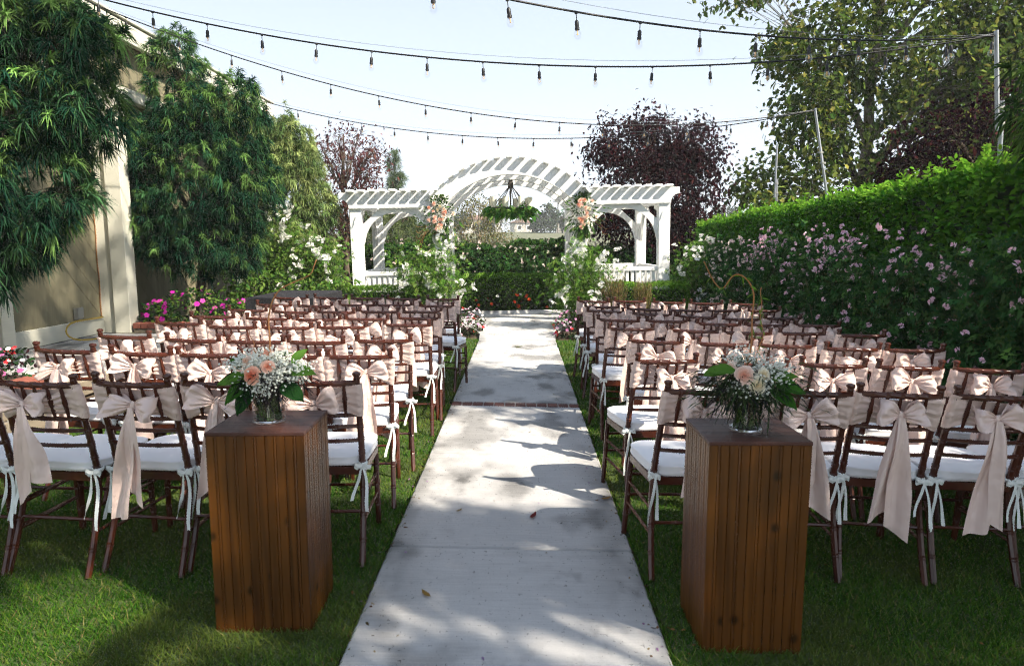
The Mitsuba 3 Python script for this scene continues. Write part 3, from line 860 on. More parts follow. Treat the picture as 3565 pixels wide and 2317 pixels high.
sashes = []
for q in range(13):
    r = np.random.default_rng(100 + q)
    bm, kx, kz = band_mesh(r)
    pieces = [('sash', bm, 50, None), ('knot', knot_mesh(kx, kz, r), True, 'sash')]
    for s in (-1, 1):
        pieces.append(('loop', loop_mesh(s, kx, kz, 0.085 + 0.035 * r.random(), 0.095 + 0.035 * r.random(), -0.05 + 0.45 * r.random(), r), True, 'sash'))
    L0 = 0.38 + 0.11 * r.random()
    for s in (-1, 1):
        pieces.append(('tail', tail_mesh(s, kx, kz, L0 + 0.04 * r.normal(), 0.078 + 0.035 * r.random(), r), True, 'sash'))
    for g in (lambda m: m, flip):
        sashes.append([(n, shp(g(m), 'satin', sm), sub) for n, m, sm, sub in pieces])
NV = len(sashes)

# where the chairs stand: centre of the back at its top, turn in degrees; rows from the pedestals to the arbor
LEFT = [[(-2.47, 2.90, -3), (-2.085, 2.895, -3), (-1.673, 2.926, -6), (-1.285, 2.955, 0), (-0.885, 3.035, 4)],
        [(-2.525, 3.751, -5), (-2.071, 3.711, -3.4), (-1.685, 3.706, 2), (-1.262, 3.73, -4), (-0.868, 3.742, 8)],
        [(-2.513, 4.326, -6), (-2.037, 4.237, -4), (-1.63, 4.225, 3), (-1.262, 4.25, 1), (-0.852, 4.368, 12)],
        [(-2.545, 5.076, -3), (-2.073, 4.918, 0), (-1.674, 4.935, 5), (-1.285, 5.02, 10), (-0.837, 5.235, 3)],
        [(-2.494, 5.55, 2), (-2.019, 5.486, -2), (-1.60, 5.483, 2), (-1.245, 5.584, 10), (-0.823, 5.715, 5)],
        [(-2.428, 6.107, -3), (-2.007, 6.024, -7), (-1.647, 6.097, -4), (-1.262, 6.189, 7), (-0.868, 6.262, 10)],
        [(-2.386, 6.643, -7), (-1.978, 6.631, -7), (-1.607, 6.806, 0), (-1.236, 6.866, 9), (-0.811, 6.854, -9)],
        [(-2.499, 7.473, 7), (-2.097, 7.588, 3), (-1.689, 7.641, 3), (-1.289, 7.65, 6), (-0.836, 7.679, 5)]]
RIGHT = [[(2.55, 3.02, -4), (2.145, 2.995, -2), (1.722, 3.01, -6), (1.325, 3.005, -3), (0.838, 2.99, 5)],
         [(2.588, 3.686, -8), (2.172, 3.721, 0), (1.76, 3.75, -3), (1.339, 3.737, -5), (0.855, 3.784, 9)],
         [(2.599, 4.385, -5), (2.177, 4.389, 1), (1.795, 4.475, -6), (1.385, 4.50, -4), (0.947, 4.565, -12)],
         [(2.596, 5.108, 1), (2.177, 5.162, 3), (1.745, 5.133, -6), (1.366, 5.192, -7), (0.88, 5.243, 5)],
         [(2.53, 5.714, -7), (2.083, 5.684, -4), (1.691, 5.692, -11), (1.292, 5.846, -2), (0.87, 5.85, -10)],
         [(2.44, 6.249, 8), (2.02, 6.118, 7), (1.636, 6.259, -15), (1.27, 6.406, -17), (0.857, 6.614, -17)],
         [(2.536, 6.986, 10), (2.094, 6.917, 6), (1.706, 6.874, -5), (1.295, 6.905, -18), (0.883, 7.085, -9)],
         [(2.59, 7.757, -10), (2.15, 7.766, -6), (1.714, 7.809, -3), (1.29, 7.872, -2), (0.855, 7.763, -14)]]
ORD = ['first', 'second', 'third', 'fourth', 'fifth', 'sixth', 'seventh', 'eighth']
TILT = math.radians(0.97)
rc = np.random.default_rng(41)
for side, rows in (('left', LEFT), ('right', RIGHT)):
    for i, row in enumerate(rows):
        for j, (x, y, a) in enumerate(row):
            fromaisle = 4 - j
            place_ = 'at the aisle' if fromaisle == 0 else f'{ORD[fromaisle]} from the aisle'
            k = thing('banquet_chair', f'mahogany chair {side} of the path, {ORD[i]} row from the pedestals, {place_}', 'chair',
                      f'chairs in rows {side} of the path')
            rz = math.radians(a)
            # the given point is the top of the back; the seat's rear edge lies 0.12 m in front of it
            px, py = x - math.sin(rz) * 0.12, y + math.cos(rz) * 0.12
            M = mat4((px, py, float(gz(x, y)) + 0.004), rz=rz, ry=TILT + 0.006 * rc.normal())
            for name, sh, sub in chair_parts:
                part(k, name, sh, M)
            for s in (-1, 1):
                part(k, 'cushion_tie', ties[s][rc.integers(3)], M)
            kk = None
            z0, RB = 0.80, math.radians(rc.normal() * 2.2)
            S = mat4((0, 0, z0), ry=math.radians(rc.normal() * 1.5)) @ mat4((0, 0, -z0))
            for name, sh, sub in sashes[(i * 11 + j * 5 + (side == 'right') * 7 + rc.integers(3)) % NV]:
                if sub is None:
                    kk = part(k, name, sh, M @ S)
                else:
                    part(kk, name, sh, M @ S @ mat4((0, 0, z0), ry=RB) @ mat4((0, 0, -z0)))
# ---------------------------------------------------------------- flowers used in several places
def axis_mat(p, d, spin=0.0, s=1.0):
    d = unit(np.asarray(d, float))
    a = np.array([1.0, 0, 0]) if abs(d[0]) < 0.8 else np.array([0, 1.0, 0])
    x = unit(np.cross(a, d)); y = np.cross(d, x)
    c, q = math.cos(spin), math.sin(spin)
    M = np.eye(4); M[:3, 0] = (x * c + y * q) * s; M[:3, 1] = (y * c - x * q) * s; M[:3, 2] = d * s; M[:3, 3] = p
    return M


def rose_mesh(n, nu, nv, seed, inner, outer, openness=1.0):
    """rose of unit radius facing +z, petals in a spiral"""
    r = np.random.default_rng(seed)
    ms, cs = [], []
    for i in range(n):
        q = i / (n - 1)
        R = 0.10 + 0.78 * q ** 0.9
        th0 = i * 2.399 + r.normal() * 0.15
        wd = (2.4 - 0.9 * q)
        Hh = 0.62 + 0.22 * (1 - q) - 0.28 * q * openness
        fl = 0.12 + 0.75 * q * openness
        def f(u, v):
            t = (u - .5) * 2
            th = th0 + t * wd / 2 * (0.55 + 0.45 * np.sin(np.clip(v, .1, 1) * 1.57))
            edge = (1 - 0.28 * t * t)
            rho = R * (0.25 + 0.75 * np.sqrt(v + .001)) + fl * 0.32 * v ** 3 + 0.04 * np.sin(5 * t + i) * v
            z = Hh * v * edge - 0.30 * q - 0.10 * fl * v ** 4
            return rho * np.cos(th), rho * np.sin(th), z
        m = grid(f, nu, nv)
        ms.append(m)
        c = np.array(inner) * (1 - q) + np.array(outer) * q
        cs.append(np.tile(c * (0.92 + 0.16 * r.random()), (nu * nv, 1)))
    V, F = join(ms)
    return V, F, np.clip(np.vstack(cs), 0, .95)


def rose_shape(*a, **k):
    V, F, C = rose_mesh(*a, **k)
    return shp((V, F), 'petal', True, C)


peach = [rose_shape(15, 5, 4, 1, (0.82, 0.30, 0.17), (0.86, 0.54, 0.41)), rose_shape(15, 5, 4, 2, (0.83, 0.40, 0.26), (0.87, 0.62, 0.50))]
blush = [rose_shape(15, 5, 4, 3, (0.84, 0.50, 0.38), (0.88, 0.70, 0.60)), rose_shape(14, 5, 4, 4, (0.86, 0.62, 0.48), (0.88, 0.78, 0.68))]
cream = [rose_shape(15, 5, 4, 5, (0.85, 0.74, 0.52), (0.88, 0.84, 0.70))]


def big_leaf(L, W, seed):
    r = np.random.default_rng(seed)
    cv = 0.25 + 0.3 * r.random()
    def f(u, v):
        t = (v - .5) * 2
        w = np.sin(math.pi * np.clip(u, 0, 1) ** 0.85) ** 0.75 * W / 2
        return L * u, w * t, 0.12 * W * np.abs(t) - cv * L * u * u + 0.01 * L * np.sin(9 * u + 3 * t)
    V, F = grid(f, 9, 5)
    c = np.array([[0.045, 0.14, 0.02], [0.10, 0.22, 0.035], [0.02, 0.07, 0.018]][seed % 3])
    return shp((V, F), 'leaf', True, np.tile(c, (len(V), 1)))


bigl = [big_leaf(0.11, 0.075, q) for q in range(6)]


# ---------------------------------------------------------------- pedestals with vases
def plank_mesh(w, h, d=0.016):
    """a beaded board: chamfered edges, a bead between two grooves down the middle; local x across, y out of the face (towards -y), z up"""
    e, g = 0.0025, 0.0035
    pr = [(0.0008, 0), (0.0008, -d + e), (e, -d), (w / 2 - 0.007, -d), (w / 2 - 0.0055, -d + g), (w / 2 - 0.004, -d + 0.0006), (w / 2, -d - 0.0004), (w / 2 + 0.004, -d + 0.0006), (w / 2 + 0.0055, -d + g), (w / 2 + 0.007, -d), (w - e, -d), (w - 0.0008, -d + e), (w - 0.0008, 0)]
    t = trimesh.creation.extrude_polygon(Polygon(pr), h, engine='earcut')
    return np.array(t.vertices), np.array(t.faces)


def pedestal(label, x0, x1, y0, y1, h, yaw, seed):
    r = np.random.default_rng(seed)
    p = thing('pedestal', label, 'pedestal')
    cx, cy = (x0 + x1) / 2, (y0 + y1) / 2
    W, Dp = x1 - x0, y1 - y0
    zg = float(gz(cx, cy)) - 0.01
    M = mat4((cx, cy, zg), rz=math.radians(yaw))
    inn = 0.016
    part(p, 'core', shp(box(-W / 2 + inn + .001, W / 2 - inn - .001, -Dp / 2 + inn + .001, Dp / 2 - inn - .001, 0.0, h - 0.03, 0.003), 'dark_top_wood'), M)
    def face(L, rz, cxl, cyl, n):
        w = L / n
        for i in range(n):
            m = plank_mesh(w, h - 0.014)
            R = mat4((cxl, cyl, 0), rz=rz)
            v = xf((m[0] + [-L / 2 + i * w, 0, 0.0], m[1]), R)
            sh = mikit.ply(v, 'stained_pine', smooth=False, uv=np.tile([[r.random(), r.random()]], (len(v[0]), 1)))
            part(p, 'plank', sh, M)
    face(W, 0.0, 0, -Dp / 2 + inn, 5)
    face(W, math.pi, 0, Dp / 2 - inn, 5)
    face(Dp - 2 * inn, math.pi / 2, W / 2 - inn, 0, 5)
    face(Dp - 2 * inn, -math.pi / 2, -W / 2 + inn, 0, 5)
    part(p, 'top', shp(box(-W / 2 - .001, W / 2 + .001, -Dp / 2 - .001, Dp / 2 + .001, h - 0.0135, h, 0.002), 'dark_top_wood'), M)
    return cx, cy, zg + h


P1 = pedestal('stained wooden plank pedestal left of the path, in front of the chairs', -1.150, -0.776, 2.495, 2.845, 0.815, 1.5, 5)
P2 = pedestal('stained wooden plank pedestal right of the path, in front of the chairs', 0.735, 1.112, 2.425, 2.77, 0.838, 0.5, 6)


def florets(r, n, c, rad, size, ncl, squash=1.0):
    cl = rsph(ncl, r) * (0.55 + 0.45 * r.random((ncl, 1))) * rad + c
    i = r.integers(ncl, size=n)
    P = cl[i] + r.normal(size=(n, 3)) * size * 5
    ic = trimesh.creation.icosphere(subdivisions=0)
    iv, jf = np.array(ic.vertices), np.array(ic.faces)
    s = size * (0.6 + 0.8 * r.random(n))
    V = P[:, None] + iv[None] * s[:, None, None]
    F = (jf[None] + (np.arange(n) * len(iv))[:, None, None]).reshape(-1, 3)
    st = [tube(np.array([c + (q - c) * 0.1 - [0, 0, rad[2] * .6], (c + q) / 2, q]), 0.0009, 3, False) for q in cl]
    return (V.reshape(-1, 3), F), join(st), cl


def wiggle(p0, dirs, seg, r, amp):
    pts = [np.array(p0, float)]
    for d in dirs:
        pts.append(pts[-1] + np.array(d, float))
    pts = np.array(pts)
    sp = make_interp_spline(np.linspace(0, 1, len(pts)), pts, 3)(np.linspace(0, 1, seg))
    return sp + amp * np.stack([np.sin(np.linspace(0, 21, seg) + r.random() * 6), np.cos(np.linspace(0, 17, seg)), 0.3 * np.sin(np.linspace(0, 15, seg))], 1)


def vase(label, c, seed):
    x, y, z = c
    v = thing('vase', label, 'vase')
    R, H = 0.064, 0.185
    part(v, 'glass', shp(lathe([(R, z + 0.002), (R, z + H)], 28, (x, y, 0)), 'thin_glass', True))
    part(v, 'rim', shp(lathe([(R, z + H), (R + .0012, z + H + .002), (R - .003, z + H + .003), (R - .004, z + H)], 28, (x, y, 0)), 'pearl', True))
    part(v, 'base', shp(lathe([(0, z + .0015), (R * .97, z + .0015), (R * .99, z + .005), (R * .97, z + .011), (0, z + .012)], 28, (x, y, 0)), 'vase_base', 40))
    part(v, 'water', shp(lathe([(0, z + 0.112), (R * .985, z + 0.112)], 28, (x, y, 0)), 'thin_glass'))
    return v


scene['vase_base'] = {'type': 'dielectric', 'int_ior': 1.45}
vase('clear glass cylinder vase on the left wooden pedestal', P1, 1)
vase('clear glass cylinder vase on the right wooden pedestal', P2, 2)


def bouquet(label, c, seed, roses, bb, dark, leafspec, rx, rzz, vio):
    r = np.random.default_rng(seed)
    b = thing('bouquet', label, 'bouquet')
    c = np.asarray(c, float)
    top = c + [0, 0, 0.185]
    st = []
    for i in range(80):
        a = r.random() * 6.283; q = 0.054 * math.sqrt(r.random())
        p0 = c + [q * math.cos(a), q * math.sin(a), 0.012]; a2 = a + 2.5 + r.normal() * .5
        p1 = top + [0.05 * math.cos(a2) * r.random(), 0.05 * math.sin(a2) * r.random(), 0.03]
        st.append(tube(bez(p0, (p0 + p1) / 2 + r.normal(size=3) * 0.008, p1, 5), 0.0022 + 0.0015 * r.random(), 5))
    m = join(st)
    part(b, 'stems', shp(m, 'tinted', True, np.tile([[0.03, 0.06, 0.015]], (len(m[0]), 1))), kind='stuff')
    n = 240
    P = c + np.stack([0.045 * r.normal(size=n) * .7, 0.045 * r.normal(size=n) * .7, 0.03 + 0.15 * r.random(n)], 1)
    P[:, :2] = c[:2] + np.clip(P[:, :2] - c[:2], -.04, .04)
    m = leafs(P, r.normal(size=(n, 3)) * [1, 1, .4] + [0, 0, .6], 0.05, 0.018, OVAL, 0.2, r=r)
    m[0][:, :2] = c[:2] + (m[0][:, :2] - c[:2]) * np.minimum(1, 0.056 / (np.linalg.norm(m[0][:, :2] - c[:2], axis=1, keepdims=True) + 1e-9))
    part(b, 'stem_leaves', shp(m, 'leaf', True, tints(n, 7, [(0.02, 0.05, 0.015), (0.03, 0.025, 0.02), (0.04, 0.09, 0.02)], r=r)), kind='stuff')
    for (dx, dy, dz, s, fam, k) in roses:
        d = np.array([dx, dy - 0.05, dz - 0.02])
        part(b, 'rose', fam[k % len(fam)], axis_mat(top + [dx, dy, dz], d + [0, 0, 0.03], r.random() * 6, s))
    for (dx, dy, dz, n_, rad) in bb:
        f, s_, cl = florets(r, n_, top + [dx, dy, dz], np.array(rad), 0.0042, 30)
        part(b, 'white_filler_flowers', shp(f, 'petal', True, np.tile([[0.84, 0.86, 0.80]], (len(f[0]), 1))), kind='stuff')
        part(b, 'filler_stems', shp(s_, 'tinted', True, np.tile([[0.10, 0.15, 0.05]], (len(s_[0]), 1))), kind='stuff')
    # dark feathery foliage
    n = dark
    P = top + np.stack([rx * .42 * r.normal(size=n), 0.06 * r.normal(size=n), -0.02 + rzz * r.normal(size=n)], 1)
    dv = unit((P - top) * [1, 1, .6] + r.normal(size=(n, 3)) * 0.075 + [0, 0, -0.01])
    m = leafs(P, dv, 0.042 * (0.6 + r.random(n)), 0.0050, BLADE2, 0.35, r=r)
    part(b, 'dark_foliage', shp(m, 'leaf_matte', True, tints(n, 5, vio, r=r)), kind='stuff')
    for (dx, dy, dz, ddx, ddy, ddz, k, s) in leafspec:
        d = unit(np.array([ddx, ddy, ddz], float))
        M = np.eye(4); x = d; y = unit(np.cross([0, -0.6, 1.0], x)); z_ = np.cross(x, y)
        M[:3, 0], M[:3, 1], M[:3, 2] = x * s, y * s, z_ * s; M[:3, 3] = top + [dx, dy, dz]
        part(b, 'leaf', bigl[k], M)
    return b, top, r


VIO = [(0.016, 0.014, 0.02), (0.03, 0.025, 0.03), (0.022, 0.03, 0.02)]
b, top, r = bouquet('low bouquet of white filler flowers with a coral rose in the left vase', P1, 21,
                    [(-0.02, -0.11, 0.02, 0.034, peach, 0), (0.035, -0.085, 0.05, 0.026, peach, 1), (-0.06, -0.05, 0.065, 0.026, blush, 1), (-0.01, 0.03, 0.08, 0.03, blush, 0)],
                    [(-0.05, 0.0, 0.045, 650, (0.095, 0.085, 0.032)), (0.085, -0.02, 0.03, 800, (0.085, 0.08, 0.042)), (0.01, -0.085, -0.025, 230, (0.045, 0.02, 0.03)), (0.0, 0.03, 0.07, 300, (0.12, 0.06, 0.02))], 1000,
                    [(-0.06, -0.05, 0.0, -1, -.5, .1, 1, 1.0), (-0.05, -0.05, -0.015, -1, -.6, -.5, 0, 1.1), (-0.03, -0.06, -0.03, -.7, -.6, -.9, 2, 1.15), (0.1, -0.04, 0.02, 1, -.3, .35, 4, 0.9),
                     (0.07, -0.05, -0.03, 1, -.4, -.35, 2, 1.0), (0.11, -0.02, 0.05, .6, .1, 1, 1, 0.7), (-0.08, 0.02, 0.03, -1, .3, .5, 3, .9), (0.03, 0.06, 0.06, .2, 1, .5, 5, .9)], 0.14, 0.035, VIO)
part(b, 'willow_twig', shp(tube(wiggle(top, [(0.0, 0.02, 0.07), (0.002, 0.02, 0.10), (-0.008, 0.03, 0.09), (0.03, 0.04, 0.07), (0.07, 0.05, 0.045), (0.04, 0.04, 0.03), (0.015, 0.02, 0.05)], 40, r, 0.004), np.linspace(0.0044, 0.0020, 40), 6), 'willow', True))
part(b, 'willow_twig', shp(tube(wiggle(top, [(-0.03, 0.0, 0.06), (-0.03, 0.02, 0.07), (-0.02, 0.01, 0.05)], 24, r, 0.004), np.linspace(0.003, 0.001, 24), 5), 'willow', True))
b, top, r = bouquet('loose bouquet with a blush rose and dark wispy foliage in the right vase', P2, 22,
                    [(-0.045, -0.09, 0.045, 0.035, blush, 0), (0.0, -0.105, 0.01, 0.032, cream, 0), (0.03, -0.08, 0.045, 0.027, cream, 0), (0.095, -0.04, 0.0, 0.032, peach, 1), (-0.075, -0.02, 0.06, 0.026, blush, 1)],
                    [(0.075, -0.03, 0.05, 380, (0.055, 0.06, 0.03)), (0.0, -0.06, 0.0, 260, (0.085, 0.05, 0.02)), (0.0, 0.03, 0.085, 200, (0.06, 0.05, 0.015))], 2000,
                    [(-0.07, -0.05, 0.055, -1, -.4, .35, 4, 0.8), (-0.09, -0.03, 0.05, -1, -.2, .1, 1, .8), (0.08, -0.06, 0.0, 1, -.5, .0, 3, 1.0), (0.06, -0.07, -0.015, .8, -.6, -.25, 0, 1.0), (0.1, -0.03, 0.01, 1, -.1, -.2, 2, 1.0), (0.07, -0.05, 0.02, .7, -.4, .5, 4, .8)],
                    0.20, 0.042, [(0.025, 0.045, 0.02), (0.03, 0.03, 0.03), (0.05, 0.08, 0.03)])
for dd, w0 in (([(0.0, 0.02, 0.07), (0.02, 0.02, 0.10), (0.012, 0.02, 0.10), (-0.006, 0.03, 0.09), (-0.05, 0.02, 0.05), (-0.05, 0.0, -0.05), (-0.03, 0.03, 0.02), (-.04, .01, .08)], 0.0044),
               ([(0.03, 0.02, 0.07), (0.03, 0.02, 0.10), (0.00, 0.02, 0.10), (0.01, 0.03, 0.09)], 0.0025)):
    wp = wiggle(top, dd, 44, r, 0.004)
    tw = part(b, 'willow_twig', shp(tube(wp, np.linspace(w0, 0.0018, 44), 6), 'willow', True))
    n = 26
    i = r.integers(12, 40, n)
    m = leafs(wp[i], r.normal(size=(n, 3)) + [0.3, 0, -0.2], 0.035, 0.006, BLADE2, 0.3, r=r)
    part(tw, 'leaves', shp(m, 'leaf', True, tints(n, 5, [(0.13, 0.25, 0.03)], r=r)), kind='stuff')


# ---------------------------------------------------------------- floral sprays on the arch
def spray(label, c, seed):
    r = np.random.default_rng(seed)
    b = thing('flower_spray', label, 'flower spray')
    c = np.asarray(c, float)
    n = 560
    q = r.random(n)
    P = c + np.stack([(0.10 + 0.07 * np.sin(math.pi * q)) * r.normal(size=n) * (0.5 + .5 * np.sin(math.pi * q)), -0.05 * r.random(n) - 0.02, (q - .52) * 0.78], 1)
    dv = unit((P - c) * [1.2, 0, 1] + r.normal(size=(n, 3)) * 0.10 + [0, -0.10, 0])
    m = leafs(P, dv, 0.075 * (0.6 + 0.8 * r.random(n)), 0.035, OVAL, 0.3, r=r)
    part(b, 'foliage', shp(m, 'leaf', True, tints(n, 7, [(0.05, 0.12, 0.025), (0.10, 0.19, 0.04), (0.025, 0.06, 0.02), (0.22, 0.26, 0.14)], [.4, .25, .2, .15], r=r)), kind='stuff')
    for i in range(26):
        z = 0.26 * (r.random() ** .8) * (1 if r.random() < .5 else -1)
        x = r.normal() * 0.115 * (1 - abs(z) * 1.6)
        fam = (peach, blush, blush, cream, blush)[i % 5]
        part(b, 'rose', fam[i % len(fam)], axis_mat(c + [x, -0.085 - 0.04 * r.random(), z], [x * 2 + r.normal() * .3, -1, 0.25 + z + r.normal() * .3], r.random() * 6, 0.030 + 0.018 * r.random()))
    f, s_, cl = florets(r, 420, c + [0, -0.08, 0.02], np.array([0.2, 0.05, 0.26]), 0.007, 40)
    part(b, 'white_filler_flowers', shp(f, 'petal', True, np.tile([[0.84, 0.84, 0.78]], (len(f[0]), 1))), kind='stuff')
    n = 90
    P = c + np.stack([r.normal(size=n) * 0.06, -0.06 + 0 * q[:n], -0.33 + r.normal(size=n) * .05], 1)
    m = leafs(P, r.normal(size=(n, 3)) * [.3, .2, .2] + [0, 0, -1], 0.13, 0.006, BLADE2, 0.1, r=r)
    part(b, 'trailing_stems', shp(m, 'leaf_matte', True, tints(n, 5, [(0.12, 0.09, 0.05), (0.08, 0.11, 0.04)], r=r)), kind='stuff')
    return b, c, r


b, c, r = spray('peach and cream rose spray on the left post of the arch', aw(-1.33, -0.06, 2.06), 31)
for q in range(5):
    part(b, 'willow_twig', shp(tube(wiggle(c + [0, -.05, -.1], [(-.12, -.02, -.02 - .05 * q), (-.13, 0, -.05 + .02 * q), (-.12, 0, -.03 - .06 * q), (-.08, 0, .02)], 22, r, 0.006), np.linspace(.005, .002, 22), 5), 'willow', True))
b, c, r = spray('peach and cream rose spray on the right post of the arch', aw(1.37, -0.06, 2.06), 32)
for q in range(4):
    part(b, 'willow_twig', shp(tube(wiggle(c + [0, -.05, -.05], [(.12, -.02, .02 - .05 * q), (.13, 0, -.03 + .02 * q), (.10, 0, .03 - .06 * q), (.12, 0, -.08)], 22, r, 0.006), np.linspace(.0035, .0015, 22), 5), 'willow', True))

# ---------------------------------------------------------------- black draped table
tb = thing('draped_table', 'low table covered by a black cloth behind the left chairs, by the flower bed', 'table')
def drape():
    X0, X1, Y0, Y1, H = -3.62, -2.72, 9.05, 10.55, 0.76
    a = np.linspace(0, 1, 97)[:-1]
    per = []
    for q in a:
        s = q * 4
        k = int(s); t_ = s - k
        per.append([(X0 + (X1 - X0) * t_, Y0), (X1, Y0 + (Y1 - Y0) * t_), (X1 - (X1 - X0) * t_, Y1), (X0, Y1 - (Y1 - Y0) * t_)][k])
    per = np.array(per)
    c = np.array([(X0 + X1) / 2, (Y0 + Y1) / 2])
    V = []
    for z, k, w in ((H, .02, 0), (H, .97, 0), (H - .004, 1.0, 0), (H - .03, 1.008, .1), (H - .2, 1.015, .5), (H - .45, 1.03, .9), (0.08, 1.04, 1.0)):
        wob = 1 + 0.02 * w * np.sin(np.arange(96) * 1.31) + 0.012 * w * np.sin(np.arange(96) * 0.57)
        V.append(np.column_stack([c + (per - c) * k * wob[:, None], np.full(96, z + gz(-3, 9.5))]))
    i, j = np.meshgrid(np.arange(6), np.arange(96), indexing='ij')
    q = np.stack([i * 96 + j, i * 96 + (j + 1) % 96, (i + 1) * 96 + (j + 1) % 96, (i + 1) * 96 + j], -1).reshape(-1, 4)
    return np.vstack(V), np.vstack([q[:, [0, 1, 2]], q[:, [0, 2, 3]]])
part(tb, 'cloth', shp(drape(), 'black_cloth', 40))
for x in (-3.55, -2.79):
    for y in (9.12, 10.48):
        part(tb, 'leg', shp(tube([(x, y, 0.04), (x, y, 0.74)], 0.016, 8), 'grey_metal', True))

# ---------------------------------------------------------------- string lights and their poles
bulb_g = shp(lathe([(0.006, -0.062), (0.017, -0.072), (0.026, -0.094), (0.027, -0.104), (0.022, -0.120), (0.010, -0.130), (0.0, -0.132)], 12), 'thin_glass', True)
sock = shp(join([lathe([(0, 0.005), (0.012, 0.003), (0.012, -0.012), (0.0, -0.014)], 8), lathe([(0, -0.002), (0.0035, -0.004), (0.0035, -0.06), (0, -0.061)], 5),
                 lathe([(0, -0.052), (0.008, -0.054), (0.0145, -0.062), (0.0155, -0.084), (0.014, -0.10), (0.0175, -0.103), (0.0175, -0.118), (0, -0.119)], 10)]), 'black_rubber', 40)
fila = shp(join([tube([(-.006, 0, -.07), (-.009, 0, -.098), (-.003, .004, -.102), (.003, -.004, -.102), (.009, 0, -.098), (.006, 0, -.07)], 0.0022, 5), lathe([(0, -.062), (.005, -.064), (.004, -.082), (0, -.084)], 6)]), 'filament', True)
A_ = np.array([-5.92, 6.62, 4.42]); A2_ = np.array([-5.92, 8.646, 4.74]); B_ = np.array([-5.92, 12.77, 4.49]); C_ = np.array([-5.92, 2.5, 4.52])
Q1 = np.array([4.12, 6.2, 3.30]); Q2 = np.array([4.313, 10.3, 3.44])


def light_string(label, a, b, sag, sp, off, seed):
    r = np.random.default_rng(seed)
    s = thing('string_light', label, 'string lights')
    n = 60
    t = np.linspace(0, 1, n)
    f = lambda q: a * (1 - q) + b * q - np.array([0, 0, 1.0]) * sag * 4 * q * (1 - q)
    P = np.array([f(q) for q in t])
    part(s, 'cord', shp(tube(P, 0.0072, 6), 'black_rubber', True))
    W = np.array([a * (1 - q) + b * q - np.array([0, 0, 1.0]) * (sag * 0.93 * 4 * q * (1 - q) - 0.012) for q in t])
    part(s, 'support_wire', shp(tube(W, 0.0016, 4), 'galvanised', True))
    L = np.linalg.norm(np.diff(P, axis=0), axis=1).sum()
    k = int((L - off) / sp)
    for i in range(k + 1):
        q = (off + i * sp) / L
        p = f(q)
        if p[1] < 0.6:
            continue
        M = mat4(p, rz=r.random() * 6, rx=r.normal() * 0.05, ry=r.normal() * 0.05) @ np.diag([0.9, 0.9, 1.0, 1])
        l = part(s, 'lamp', sock, M)
        M2 = M.copy(); M2[:3, 3] += M2[:3, 2] * -0.047
        part(l, 'bulb', bulb_g, M2)
        part(l, 'filament', fila, M2)


light_string('upper bulb string from the building roof to the near right pole', A_, Q1, 0.66, 0.512, 0.61, 1)
light_string('bulb string from the building roof down to the middle right pole', A2_, Q2, 0.796, 0.624, 0.50, 2)
light_string('nearest bulb string, running over the seats to the near right pole', C_, Q1, 0.73, 0.50, 0.38, 3)
light_string('farthest bulb string, sagging in front of the purple trees', B_, Q2, 0.689, 0.613, 0.33, 4)


def pole(label, a, mid, top, up0):
    p = thing('light_pole', label, 'pole')
    a, mid, top, up0 = map(np.asarray, (a, mid, top, up0))
    part(p, 'lower_tube', shp(tube([a, mid], 0.019, 10), 'galvanised', 40))
    o = np.array([-0.039, -0.01, 0])
    part(p, 'upper_tube', shp(tube([up0 + o, top], 0.018, 10), 'galvanised', 40))
    for q in (0.25, 0.75):
        m = up0 * (1 - q) + mid * q
        part(p, 'clamp', shp(tube([m + o * .5 - [0, 0, .012], m + o * .5 + [0, 0, .012]], 0.045, 10, True, 0.6), 'grey_metal', 40))


pole('near galvanised pole behind the hedge holding two bulb strings', (4.36, 6.2, 0.0), (4.235, 6.2, 2.76), (4.13, 6.2, 3.34), (4.25, 6.2, 2.50))
pole('middle galvanised pole behind the hedge holding two bulb strings', (5.0, 10.3, 0.0), (4.43, 10.3, 2.92), (4.32, 10.3, 3.47), (4.52, 10.3, 2.62))
pole('farthest galvanised pole, half hidden by leafy branches behind the hedge', (5.0, 13.4, 0.0), (4.96, 13.4, 2.75), (4.93, 13.4, 3.4), (4.97, 13.4, 2.4))
# fallen leaves on the path and lawn
r = np.random.default_rng(77)
for i, (x, y, a, c, L, lab) in enumerate([(0.12, 3.66, 1.2, (0.20, 0.05, 0.045), 0.085, 'dark red fallen leaf near the middle of the path'), (-0.36, 2.78, -0.9, (0.30, 0.19, 0.06), 0.07, 'tan fallen leaf on the near left of the path'),
                                          (0.02, 9.95, 0.1, (0.14, 0.15, 0.03), 0.12, 'long olive fallen leaf at the far end of the path'), (0.565, 3.95, 0.5, (0.35, 0.2, 0.06), 0.07, 'tan fallen leaf at the right path edge'),
                                          (-0.30, 3.72, 0.9, (0.24, 0.16, 0.07), 0.05, 'small tan fallen leaf left of the middle of the path')]):
    def f(u, v):
        t_ = (v - .5) * 2
        return L * (u - .5), 0.16 * L * np.sin(math.pi * u) ** .8 * t_, 0.004 + 0.06 * L * np.abs(t_) + 0.10 * L * (u - .5) ** 2 * 4
    V, F = grid(f, 9, 5)
    k = thing('fallen_leaf', lab, 'leaf')
    put(k, shp((V, F), 'leaf_matte', True, np.tile([c], (len(V), 1))), mat4((x, y, 0.013 + float(gz(x, y))), rz=a))
    labels[k] = {'label': lab, 'category': 'leaf'}

